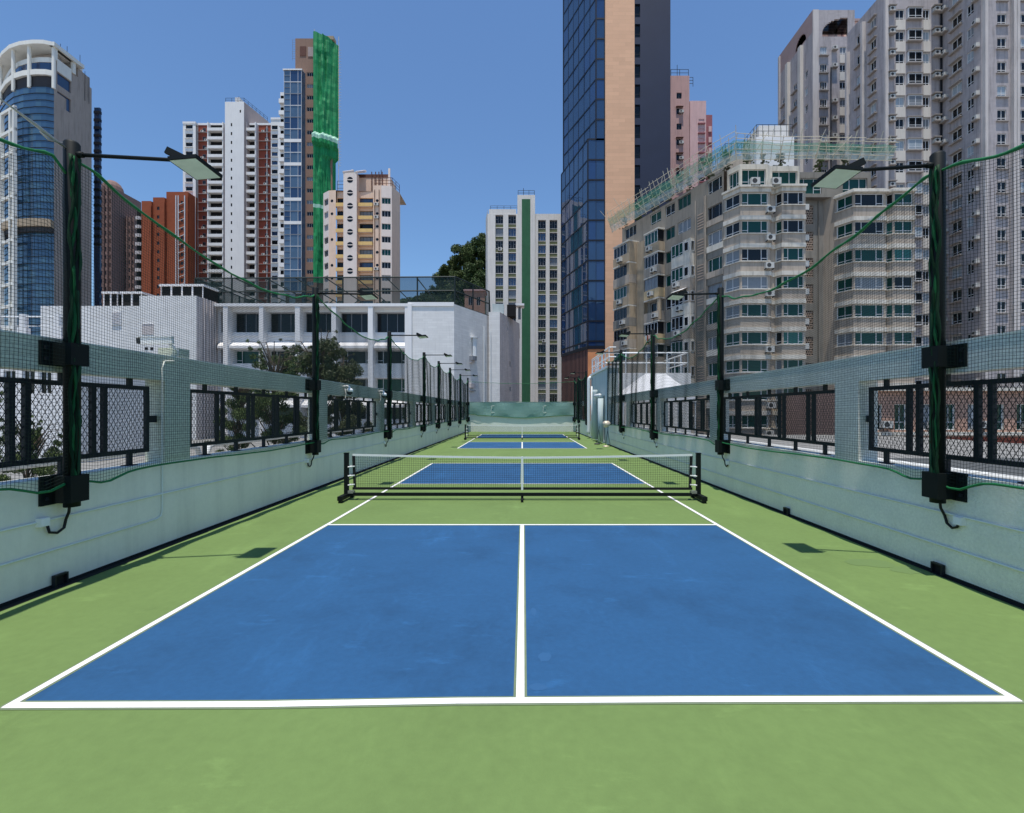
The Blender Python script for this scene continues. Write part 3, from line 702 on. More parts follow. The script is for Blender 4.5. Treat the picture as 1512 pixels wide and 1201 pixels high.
# ---------------- old beige block with bay windows
def old_block():
    B = Building('apartment_building', 'weathered beige apartment block with green windows and bamboo scaffold along its roof', 'building', (26, 52, ZG))
    rnd = random.Random(11)
    A=(21.9,51.8); b1=(22.9,50.0); c1=(25.95,50.0); d1=(26.35,50.55); e1=(26.75,50.55); f1=(27.15,49.8); g1=(29.6,49.8); h1=(29.6,53)
    i2=(33.5,53); i3=(34.05,51.9); j2=(34.9,50.2); k2=(38.25,50.2); l2=(38.55,50.7); m2=(38.95,50.05); n2=(41.2,50.05); o2=(41.2,54)
    bays = [[A,b1,c1,d1,e1,f1,g1,h1], [i3,j2,k2,l2,m2,n2,o2]]
    pitch, zf0 = 2.92, 22.25
    far = (14.4, 68.6)
    GL = ['glass_green','glass_green','glass_teal','glass_green','glass_dark','glass_curtain']
    W_ = MB(); BD = MB(); SL = MB()
    for bi, pts in enumerate(bays):
        for k in range(12):
            z = zf0 - pitch*k
            if z < -12: break
            lower = k >= 8
            for si, (a, b) in enumerate(zip(pts, pts[1:])):
                F = Face(a, b); wide = F.L > .9
                last = si == len(pts)-2
                hole = []
                if wide and not last: hole = [(.16, F.L-.16, z+1.12, z+2.42)]
                elif not last and F.L > .4: hole = [(.08, F.L-.08, z+1.12, z+2.42)] if F.L > .7 else []
                holed(W_, F, 0, F.L, z, z+pitch, hole, .22, 'old_beige', 'old_band')
                if hole:
                    w = hole[0][1]-hole[0][0]
                    curt = rnd.random() < .12
                    g = 'glass_curtain' if curt else rnd.choice(GL[:5])
                    sp = (.24,.76) if w > 2 else ((.5,) if w > 1.2 else ())
                    B.win(F, (hole[0][0]+hole[0][1])/2, z+1.12, w, 1.3, mull=1, split=sp or None, transom=.22, d=-.16, glass=g, frame='frame_white', fw=.06)
            q_ = MB(); poly_band(q_, pts[:-1], z+1.0, z+1.10, .0, .10, 'old_band'); B.wall(q_, 'sill')
            q_ = MB(); poly_band(q_, pts[:-1], z+2.46, z+2.90, .0, .13, 'old_band'); B.wall(q_, 'cornice')
            if bi == 0:
                F = Face(c1, d1); Ff = Face(b1, c1)
                if rnd.random() < .8: B.ac(Ff, Ff.L-.2+rnd.random()*.3, z+.25, .85, .6, .4)
                F = Face(g1, h1)
                if rnd.random() < .85: B.ac(F, .7, z+.3+rnd.random()*.8, .85, .6, .55)
    # penthouse storey, set back between pillars, above tower one
    z = zf0 + pitch
    pent = [(22.3,51.9),(23.1,50.5),(26.0,50.5),(26.5,50.9),(29.6,50.9),(29.6,53)]
    for a, b in zip(pent, pent[1:]):
        F = Face(a, b); hole = [(.2, F.L-.2, z+.25, z+2.2)] if F.L > 1 else []
        holed(W_, F, 0, F.L, z, z+2.75, hole, .3, 'old_band')
        if hole: B.win(F, F.L/2, z+.25, F.L-.4, 1.95, 1, d=-.2, split=(.3,.7), transom=.35, glass='glass_green')
    roof(W_, [A,b1,c1,d1,e1,f1,g1,h1], z-.01, 'old_grey')
    poly_band(BD, [A,b1,c1,d1,e1,f1,g1], z-.03, z+.18, 0, .35, 'old_band')
    for u, nm in ((.4,0),(2.6,0)): B.ac(Face(b1,c1), u+1.0, z+.2, .9, .7, .45, d=.0)
    # top storey over stair bay and second tower
    pent2 = [(29.6,52.2),(34.6,52.2),(38.2,52.2),(38.2,54)]
    for a, b in zip(pent2, pent2[1:]):
        F = Face(a, b); hole = [(.5, min(F.L-.3, 3.2), z+.4, z+2.1)] if F.L > 1.9 else []
        holed(W_, F, 0, F.L, z, z+2.75, hole, .3, 'old_grey')
        if hole: B.win(F, (hole[0][0]+hole[0][1])/2, z+.4, hole[0][1]-hole[0][0], 1.7, 1, d=-.2, split=(.3,.7), transom=.3, glass='glass_green')
    B.wall(BD, 'roof_edge'); BD = MB(); roof(W_, [i2,i3,j2,k2,l2,m2,n2,o2], z-.4, 'old_grey'); poly_band(BD, [i3,j2,k2,l2,m2,n2], z-.42, z-.2, 0, .3, 'old_band')
    # stair bay with breeze blocks
    F = Face(h1, i2)
    holes = [(1.55, 2.75, zf0-pitch*k+.25, zf0-pitch*k+2.35) for k in range(12)]
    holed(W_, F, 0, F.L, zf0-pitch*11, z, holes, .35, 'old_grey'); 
    F_i = Face(i2, i3); holed(W_, F_i, 0, F_i.L, zf0-pitch*11, z, [], .3, 'old_beige')
    V = MB()
    for k in range(12):
        z0 = zf0-pitch*k+.25
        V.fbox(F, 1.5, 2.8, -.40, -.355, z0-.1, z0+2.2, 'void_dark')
        S = MB()
        for r in range(8):
            zz = z0 + r*.2625; S.fbox(F, 1.55, 2.75, -.2, -.05, zz, zz+.075, 'breeze')
            for c in range(6):
                uu = 1.55 + c*.24 + (.12 if r % 2 else 0)
                if uu + .07 < 2.75: S.fbox(F, uu, uu+.07, -.195, -.055, zz+.075, zz+.2625, 'breeze')
        if k < 9: B.wall(S, 'breeze_screen')
    B.wall(V, 'stair_void')
    S = MB()
    for u in (.35,.6,3.3): S.tube([F.p(u,.12,-8), F.p(u,.12,z)], .06, 6, 'old_grey')
    for k in range(10): B.ac(F, .55, zf0-pitch*k+.6+rnd.random()*.7, .8, .55, .5)
    # receding left facade
    F = Face(far, A); L = F.L
    U = lambda u: L - u                                  # measured back from the near corner
    holes = []; wl = []
    for k in range(-1, 12):
        z = zf0 - pitch*k
        holes.append((U(2.3), U(.25), z+.95, z+2.4)); wl.append((1.27, z+.95, 2.05, 1.45, (.25,.75)))
        if rnd.random() < .99: holes.append((U(7.1), U(4.9), z+1.0, z+2.45)); wl.append((6.0, z+1.0, 2.2, 1.45, (.33,.66)))
        holes.append((U(12.2), U(10.1), z+1.0, z+2.4)); wl.append((11.15, z+1.0, 2.1, 1.4, (.5,)))
        holes.append((U(9.3), U(7.6), z+1.0, z+2.4)); wl.append((8.45, z+1.0, 1.7, 1.4, (.5,)))
        holes.append((U(17.8), U(15.2), z+1.0, z+2.45)); wl.append((16.5, z+1.0, 2.6, 1.45, (.33,.66)))
    holed(W_, F, 0, L, zf0-pitch*11, zf0+pitch+2.7, holes, .25, 'old_grey', 'old_grey')  # darker wall colour paints in the shade on this left-facing side
    for u, z, w, h, sp in wl: B.win(F, U(u), z, w, h, 1, d=-.18, split=sp, transom=.2 if rnd.random()<.5 else 0, glass=rnd.choice(['glass_green','glass_dark','glass_green','glass_dark','glass_curtain']), frame=rnd.choice(['frame_white','frame_white','frame_grey']))
    B.bx('pilaster', F, U(3.9), U(2.5), 0, .10, -10, zf0+pitch, 'old_grey')
    for u in (2.45, 2.62, 4.0): S.tube([F.p(U(u),.18,-10), F.p(U(u),.18,zf0+pitch+1)], .05, 6, 'old_beige')
    B.bx('pilaster', F, U(14.4), U(12.8), 0, .55, -10, zf0+2.2, 'old_tan')
    for k in range(11):
        z = zf0 - pitch*k
        # breeze-block strip
        for r in range(6): B.bx('breeze_block', F, U(3.7), U(2.8), .101, .16, z+.4+r*.32, z+.52+r*.32, 'breeze')
        B.bx('spandrel', F, U(2.4), U(.05), 0, .09, z+.25, z+.9, 'old_band' if k % 2 else 'old_beige')
        # projecting bay with white corner box
        if k > 0:
            B.bx('balcony', F, U(7.3), U(4.2), 0, .8, z-.35, z+.9, rnd.choice(['old_beige','old_band','old_beige']))
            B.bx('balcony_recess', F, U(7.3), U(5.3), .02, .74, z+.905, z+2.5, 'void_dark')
            B.win(F, U(6.3), z+.93, 1.95, 1.5, 1, d=.78, split=(.33,.66), transom=.2, glass=rnd.choice(['glass_green','glass_dark','glass_green','glass_teal']))
            B.bx('balcony', F, U(5.28), U(4.2), .0, .8, z+.905, z+2.55, 'old_band' if k % 3 else 'old_beige')
            B.win(F, U(4.75), z+1.15, .7, 1.05, 1, d=.84, glass='glass_dark')
            Fs = Face(F.p(U(4.2), .8, 0)[:2], F.p(U(4.2), 0, 0)[:2]); B.win(Fs, Fs.L/2, z+1.1, .55, 1.15, 1, d=.02, glass='glass_dark')
            if rnd.random() < .7: B.ac(F, U(5.6+rnd.random()), z+.2, .8, .55, .4, d=.8)
        # balconies beyond
        c = rnd.choice(['old_tan','old_beige','old_yellow','old_beige','old_band'])
        B.bx('balcony', F, U(12.3), U(9.4), 0, 1.0, z-.2, z+.95, c); B.bx('balcony_roof', F, U(12.3), U(9.4), .0, 1.02, z+2.5, z+2.68, 'old_band')
        if rnd.random() < .6:
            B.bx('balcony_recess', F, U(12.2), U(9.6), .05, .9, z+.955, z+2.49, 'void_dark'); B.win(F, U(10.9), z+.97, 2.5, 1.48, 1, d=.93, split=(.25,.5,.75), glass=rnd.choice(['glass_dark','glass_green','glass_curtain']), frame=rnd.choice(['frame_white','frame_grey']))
        else:
            S.tube([F.p(U(9.6), .7, z-.2), F.p(U(9.6), .7, z+2.6)], .28, 10, 'old_yellow' if rnd.random()<.3 else 'old_tan')
            if rnd.random() < .5: S.face([F.p(U(12.4),.0,z+2.6),F.p(U(12.4),1.7,z+2.2),F.p(U(10.2),1.7,z+2.2),F.p(U(10.2),0,z+2.6)], rnd.choice(['old_band','school_trim']))
        if rnd.random() < .6: B.ac(F, U(9.8+rnd.random()*1.4), z+.1, .8, .55, .4, d=1.0)
        c = rnd.choice(['old_beige','old_tan','old_beige','old_grey'])
        B.bx('balcony', F, U(18.2), U(14.5), 0, 1.7, z-.2, z+.95, c); B.bx('balcony_roof', F, U(18.2), U(14.5), 0, 1.75, z+2.5, z+2.68, 'old_band' if rnd.random()<.6 else 'old_tan')
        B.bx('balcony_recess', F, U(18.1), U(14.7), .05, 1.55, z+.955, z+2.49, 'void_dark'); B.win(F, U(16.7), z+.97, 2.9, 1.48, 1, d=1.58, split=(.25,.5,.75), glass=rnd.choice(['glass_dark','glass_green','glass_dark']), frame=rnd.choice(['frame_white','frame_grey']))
        B.bx('balcony', F, U(15.1), U(14.5), .1, 1.62, z+.955, z+2.49, 'old_tan')
        if rnd.random() < .6: B.ac(F, U(14.9+rnd.random()*2), z+.15, .8, .55, .4, d=1.72)
        if rnd.random() < .55:
            g = MB(); u0 = rnd.choice((4.6, 9.9, 15.0)); dd = {4.6: .8, 9.9: 1.05, 15.0: 1.76}[u0]; w = rnd.uniform(1.4, 2.4)
            g.face([F.p(U(u0+w), dd, z+2.75), F.p(U(u0+w), dd+.75, z+2.4), F.p(U(u0), dd+.75, z+2.4), F.p(U(u0), dd, z+2.75)], rnd.choice(['school_trim', 'old_band', 'rust', 'old_grey'])); B.wall(g, 'awning')
        if rnd.random() < .4:
            u0 = rnd.choice((5.0, 10.2, 15.5)); dd = {5.0: .8, 10.2: 1.05, 15.5: 1.76}[u0]
            for q in range(4):
                g = MB(); a = u0 + q*.32; h_ = rnd.uniform(.4, .75); g.face([F.p(U(a+.26), dd+.4, z+.85-h_), F.p(U(a), dd+.42, z+.85-h_), F.p(U(a), dd+.4, z+.9), F.p(U(a+.26), dd+.4, z+.9)], rnd.choice(['twin_white', 'pink_light', 'stair_blue', 'brick_red', 'glass_pale'])); B.wall(g, 'washing')
    # far end wall and lower back
    E = Face((16.2,72), far); holed(W_, E, 0, E.L, zf0-pitch*11, zf0+pitch+2.7, [], .2, 'old_tan')
    zt = zf0+pitch+2.75
    roof(W_, [far, A, (22.3,51.9),(23.1,50.5),(26.0,50.5),(26.5,50.9),(29.6,52.2),(38.2,52.2),(38.2,66),(20,74)], zt-.02, 'old_grey')
    zb = zf0-pitch*11
    for pts in (bays[0], bays[1]): 
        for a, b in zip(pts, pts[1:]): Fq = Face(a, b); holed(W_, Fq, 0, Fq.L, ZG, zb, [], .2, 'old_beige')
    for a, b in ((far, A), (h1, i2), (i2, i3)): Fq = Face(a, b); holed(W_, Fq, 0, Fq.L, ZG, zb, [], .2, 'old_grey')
    B.wall(W_); B.wall(BD, 'roof_edge'); B.wall(S, 'drain_pipes')
    # white roof room with railing
    RR = MB(); RR.box(27.2, 31.6, 55.4, 61, zt, 33.6, 'school_trim'); RR.box(28.3, 31.8, 57, 61.2, 33.601, 35.9, 'estate_white'); RR.box(24.0, 27.1, 56.5, 61, zt, 32.0, 'old_beige'); B.wall(RR, 'roof_room')
    RL = MB(); railing_wire(RL, [(27.3,60.9),(27.3,55.5),(31.5,55.5)], 33.6, 1.5, 'frame_dark', .03, .7, 2); railing_wire(RL, [(24.1,60.9),(24.1,56.6),(27.0,56.6)], 32.0, 1.5, 'frame_dark', .03, .7, 2); B.wall(RL, 'roof_railing')
    B.finish()
    # bamboo scaffold with sheets
    path = [(13.1,68.7),(16.8,60.0),(18.6,56.0),(20.6,51.4),(22.0,48.9),(26.3,48.9),(29.9,48.7),(34.4,48.9),(38.0,49.1)]
    sc = thing('bamboo_scaffold', 'bamboo scaffold with green and pale cyan sheets round the old roof edge', 'scaffold', (24, 52, 27))
    rnd = random.Random(5); mbp = MB(); sh1 = MB(); sh2 = MB(); z0 = 27.45
    zts = [29.9,29.8,29.8,29.8,29.7,29.3,29.1,29.1,29.1]
    def ins(p, o): return (p.x, p.y)
    out = offset_poly(path, 1.15); inn = offset_poly(path, .1)
    def jt(s=.12): return rnd.uniform(-s, s)
    for i in range(len(path)-1):
        A0, A1, B0, B1 = inn[i], inn[i+1], out[i], out[i+1]; Ls = (B1-B0).length; n = max(2, int(Ls/.85))
        z1a, z1b = zts[i], zts[i+1]; zb = z0 + (1.4 if i < 0 else 0)
        for j in range(n):
            f = j/n; p = B0 + (B1-B0)*f; q = A0 + (A1-A0)*f; zt_ = z1a + (z1b-z1a)*f
            mbp.tube([(q.x,q.y,zb-jt(.3)),(p.x+jt(),p.y+jt(),zt_+.3+jt(.5))], .034, 4, 'bamboo')
            if j % 3 == 0: mbp.tube([(q.x,q.y,zb+jt()),(p.x+jt(.5),p.y+jt(.5),zb+1.0+jt())], .034, 4, 'bamboo')
            if rnd.random() < .35: mbp.tube([(q.x+jt(.4),q.y+jt(.4),zb+.2),(p.x+jt(1.4),p.y,zt_+rnd.random()*.9)], .03, 4, 'bamboo')
        for v in (.0,.22,.42,.62,.82,1.0):
            a = A0 + (B0-A0)*v; b = A1 + (B1-A1)*v
            mbp.tube([(a.x,a.y,zb+(z1a-zb)*v+jt()),(b.x,b.y,zb+(z1b-zb)*v+jt())], .034, 4, 'bamboo')
        m = max(2, int(Ls/.7))
        def sheet_(mbx, va, vb, k, skip):
            g = [[None]*(m+1) for _ in range(4)]
            for r in range(4):
                v = va + (vb-va)*r/3
                for j in range(m+1):
                    f = j/m; a = A0+(A1-A0)*f; b = B0+(B1-B0)*f; z = zb + ((z1a+(z1b-z1a)*f)-zb)*v
                    w = .16*math.sin(j*1.9+r*1.3+i)
                    g[r][j] = (a.x+(b.x-a.x)*(v*1.0)-.05+w*.5, a.y+(b.y-a.y)*v+.06+w*.6, z+jt(.06))
            for r in range(3):
                for j in range(m):
                    if rnd.random() > skip: mbx.face([g[r][j], g[r][j+1], g[r+1][j+1], g[r+1][j]], k)
        sheet_(sh1, .03, .36, 'sheet_cyan', .0); sheet_(sh2, .34, .74, 'sheet_green', .0)
    mbp.build('bamboo_poles', sc); sh1.build('cyan_sheet', sc, True); sh2.build('green_sheet', sc, True)
old_block()

# ---------------- grey estate towers
def estate():
    B = Building('residential_tower', 'tall grey residential estate with white fins and window air conditioners, far right', 'building', (52, 66, ZG))
    rnd = random.Random(3); W_ = MB(); Fn = MB();
    def bay(F, u, z, w=1.3, h=1.25, g=None):              # boxed window with hood and sill
        gl = g or rnd.choice(['glass_dark','glass_dark','glass_dark','glass_pale','glass_curtain'])
        key = ('bay', w, h, gl)
        def mk_(mb):
            mb.box(-w/2-.12, w/2+.12, -.42, 0, -.22, -.08, 'grey_hood'); mb.box(-w/2-.12, w/2+.12, -.42, 0, h+.06, h+.16, 'grey_hood')
            mb.box(-w/2-.04, w/2+.04, -.30, 0, -.079, h+.059, 'frame_white')
            mb.face([(-w/2+.06,-.306,.04),(w/2-.06,-.306,.04),(w/2-.06,-.306,h-.06),(-w/2+.06,-.306,h-.06)], gl)
            mb.box(-.035,.035,-.33,-.301,.04,h-.06,'frame_white'); mb.box(-w/2+.06,-.04,-.325,-.301,.22,.28,'frame_white'); mb.box(.04,w/2-.06,-.325,-.301,.22,.28,'frame_white')
        B.add('bay_window', key, mk_, F, u, 0, z, (w+.2, h+.3))
    def flush(F, u, z, w, h, **kw):
        kw.setdefault('glass', rnd.choice(['glass_dark','glass_dark','glass_dark','glass_curtain','glass_pale'])); B.win(F, u, z, w, h, fw=.06, transom=.25, **kw)
    # wing one: face towards the court, far right
    F = Face((54.9,57),(64,57)); zt = 66
    cols = [2.45, 4.85, 7.25]; zr = [CH+(607-(98+35.4*k))*57/704 for k in range(-4, 20)]
    zr = [z for z in zr if -8 < z < zt-2]
    holes = [(c-.55, c+.55, z-.75, z+.55) for c in cols for z in zr]
    holed(W_, F, 0, F.L, ZG, zt, holes, .22, 'grey_wall', 'grey_fin')
    for c in cols:
        for z in zr:
            flush(F, c, z-.75, 1.1, 1.3, mull=2, d=-.12, glass=rnd.choice(['glass_dark','glass_dark','glass_pale','glass_dark']))
            B.bx('window_hood', F, c-.72, c+.72, 0, .22, z-.95, z-.82, 'grey_hood')
    for u in (.05, 3.45, 3.85, 5.9, 6.3, 8.3): B.bx('fin', F, u, u+.34, 0, .45, ZG, zt, 'grey_fin')
    # return facing left
    S = Face((55.0,62.5),(54.9,57)); holes = []
    zs = [CH+(607-(150+32.5*k))*62.5/704*1.0 for k in range(-6, 18)]; zs = [z for z in zs if -8 < z < zt-2]
    for z in zs: holes += [(1.5, 2.9, z-.7, z+.7), (3.6, 4.5, z-.7, z+.6)]
    holed(W_, S, 0, S.L, ZG, zt, holes, .22, 'grey_wall', 'grey_fin')
    for z in zs:
        flush(S, 2.2, z-.7, 1.4, 1.4, mull=2, d=-.1); flush(S, 4.05, z-.7, .9, 1.3, mull=2, d=-.1)
        B.bx('window_hood', S, 1.35, 3.05, 0, .4, z-.9, z-.76, 'grey_hood'); B.bx('window_hood', S, 1.35, 3.05, 0, .4, z+.75, z+.87, 'grey_hood')
        B.bx('window_hood', S, 4.65, 5.35, 0, .5, z+.2, z+.32, 'grey_hood'); B.ac(S, 5.0, z+.325, .6, .45, .45)
        B.bx('window_hood', S, .15, 1.1, 0, .5, z-.2, z-.08, 'grey_hood'); B.ac(S, .6, z-.075, .6, .45, .45)
    # wing two: middle bay
    F = Face((47.4,62.5),(55.0,62.5)); zt2 = wz(-12, 62.5)
    zs = [CH+(607-(22+32.2*k))*62.5/704 for k in range(19)]; zs = [z for z in zs if -8 < z < zt2-1.5]
    holes = []
    for z in zs: holes += [(1.55, 2.7, z-.7, z+.7), (5.15, 6.0, z-.7, z+.7)]
    holed(W_, F, 0, F.L, ZG, zt2, holes, .25, 'grey_wall', 'grey_cell')
    for z in zs:
        flush(F, 2.125, z-.7, 1.15, 1.4, mull=2, d=-.14); flush(F, 5.575, z-.7, .85, 1.4, mull=2, d=-.14)
        B.bx('balcony_cell', F, 1.5, 2.75, 0, .12, z-2.05, z-.72, 'grey_cell'); B.bx('balcony_cell', F, 5.1, 6.05, 0, .12, z-2.05, z-.72, 'grey_cell')
        bay(F, 3.9, z-.6, 1.75, 1.25)
        for u in (.85, 6.7): B.bx('window_hood', F, u-.45, u+.45, 0, .55, z+.1, z+.22, 'grey_hood'); B.ac(F, u, z+.225, .65, .5, .5); B.bx('window_hood', F, u-.5, u+.5, 0, .6, z+.85, z+.95, 'grey_hood')
    B.bx('fin', F, 0, .42, 0, .3, ZG, zt2, 'grey_fin')
    Fn.tube([F.p(7.35,.15,-10),F.p(7.35,.15,zt2)], .07, 5, 'frame_dark'); Fn.tube([F.p(7.5,.15,-10),F.p(7.5,.15,zt2)], .05, 5, 'frame_dark')
    # its left return
    S = Face((47.4,69.5),(47.4,62.5)); holes = []
    zs2 = [z+.3 for z in zs]
    for z in zs2: holes += [(1.9, 2.9, z-.75, z+.7), (4.6, 5.6, z-.75, z+.7)]
    holed(W_, S, 0, S.L, ZG, zt2, holes, .25, 'grey_wall', 'grey_fin')
    for z in zs2:
        flush(S, 2.4, z-.75, 1.0, 1.45, mull=2, d=-.12); flush(S, 5.1, z-.75, 1.0, 1.45, mull=2, d=-.12)
        B.bx('window_hood', S, 1.7, 3.1, 0, .35, z-.98, z-.82, 'grey_hood'); B.bx('window_hood', S, 4.4, 5.8, 0, .35, z-.98, z-.82, 'grey_hood'); B.bx('window_hood', S, 4.4, 5.8, 0, .35, z+.74, z+.84, 'grey_hood')
    B.bx('fin', S, 3.35, 3.7, 0, .5, ZG, zt2-1.2, 'grey_fin'); B.bx('fin', S, .2, .55, 0, .5, ZG, zt2-3, 'grey_fin')
    roof(W_, [(47.4,69.5),(47.4,62.5),(55,62.5),(55,69.5)], zt2-.02, 'grey_hood')
    # wing three: arch tower
    zt3 = wz(15, 78); F = Face((47.5,78),(54.4,78)); zs = [CH+(607-(75+25.8*k))*78/704 for k in range(21)]; zs = [z for z in zs if z > -6]
    holes = []
    for z in zs: holes += [(1.25, 2.35, z-.7, z+.65), (4.45, 5.5, z-.7, z+.6)]
    uA, uB, zA, zB = 1.6, 5.75, zt3-4.35, zt3-1.25          # quarter arch opening at the crown
    n = 10; stp = []
    for i in range(n):
        f0, f1 = i/n, (i+1)/n
        za = zA + .55 + (zB-zA-.55)*f0; zb_ = zA + .55 + (zB-zA-.55)*f1
        us = uB - (uB-uA)*math.sqrt(max(0, 1-((f0+f1)/2)**2)); stp.append((us, uB, za, zb_))
    stp.append((uA, uB, zA, zA+.55))
    holed(W_, F, 0, F.L, ZG, zt3, holes + stp, .3, 'grey_wall', 'grey_fin')
    for z in zs:
        flush(F, 1.8, z-.7, 1.1, 1.35, mull=3, d=-.12); B.bx('window_hood', F, 1.05, 2.55, 0, .3, z-.95, z-.8, 'grey_hood')
        flush(F, 4.975, z-.7, 1.05, 1.3, mull=2, d=-.12, glass=rnd.choice(['glass_dark','glass_curtain'])); B.bx('balcony_cell', F, 4.4, 5.6, 0, .15, z-2.1, z-.72, 'grey_cell')
        if rnd.random() < .8: B.bx('window_hood', F, 3.1, 3.95, 0, .5, z-.1, z+.02, 'grey_hood'); B.ac(F, 3.5, z+.025, .7, .5, .45)
    B.bx('fin', F, -.02, .95, .0, .12, ZG, zt3-.02, 'grey_fin'); Fn.tube([F.p(2.9,.2,-5),F.p(2.9,.2,zs[1])], .09, 6, 'frame_dark')
    X = MB(); X.box(48.9, 54.6, 80.5, 80.8, zA-1, zt3-1.5, 'grey_rust'); X.box(48.9, 54.6, 78.35, 80.4, zA-.5, zA-.02, 'grey_rust'); X.box(51.6, 51.9, 78.5, 80.4, zA, zB+.6, 'grey_wall'); B.wall(X, 'crown_room')
    # wing three, left return in brick red crown
    S = Face((47.5,88.2),(47.5,78)); zs4 = [z+.2 for z in zs]; holes = []
    for z in zs4[1:]: holes += [(1.2, 2.0, z-.7, z+.5), (4.7, 5.7, z-.7, z+.6), (8.1, 8.9, z-.7, z+.6)]
    holed(W_, S, 0, S.L, ZG, zt3-3.6, [h for h in holes if h[3] < zt3-3.7], .25, 'grey_wall', 'grey_fin')
    ro = []
    for i in range(8):
        f = (i+.5)/8; hw = 1.55*math.sqrt(1-f*f); ro.append((6.9-hw, 6.9+hw, zt3-3.4+1.7*i/8, zt3-3.4+1.7*(i+1)/8))
    holed(W_, S, 0, S.L, zt3-3.6, zt3, ro, .3, 'grey_rust')
    for z in zs4[1:]:
        if z + .6 > zt3-3.8: continue
        flush(S, 1.6, z-.7, .8, 1.2, mull=2, d=-.12); flush(S, 5.2, z-.7, 1.0, 1.3, mull=2, d=-.12); flush(S, 8.5, z-.7, .8, 1.3, mull=2, d=-.12)
        B.bx('window_hood', S, .9, 2.3, 0, .35, z-.95, z-.8, 'grey_hood'); B.bx('window_hood', S, 4.4, 6.0, 0, .4, z-.95, z-.8, 'grey_hood')
    for u in (3.0, 6.9): B.bx('fin', S, u, u+.75, 0, .55, ZG, zt3-3.8, 'grey_cell')
    B.bx('fin', S, 0, .5, 0, .2, ZG, zt3-.3, 'grey_fin')
    roof(W_, [(47.5,88.2),(47.5,78.3),(54.4,78.3),(54.4,88.2)], zt3-4.8, 'grey_hood')
    X = MB(); X.box(54.0, 60, 80, 86, zt3-6, zt3-.3, 'pink_salmon'); X.box(53.8, 60.2, 79.8, 86.2, zt3-.3, zt3+.1, 'grey_rust'); B.wall(X, 'roof_house')
    RL = MB(); railing_wire(RL, [(53,82),(66,82)], zt3+.1, 1.6, 'frame_white', .05, 2.5, 2); B.wall(RL, 'roof_railing')
    W_.box(54.4, 70, 78.2, 95, ZG, zt3-6, 'grey_wall'); W_.box(55.05, 68, 62.6, 78, ZG, zt2-.1, 'grey_wall'); W_.box(56, 64, 57.3, 62.4, zt-3, zt-.1, 'grey_wall')
    B.wall(W_); B.wall(Fn, 'drain_pipes'); B.finish(98)
estate()

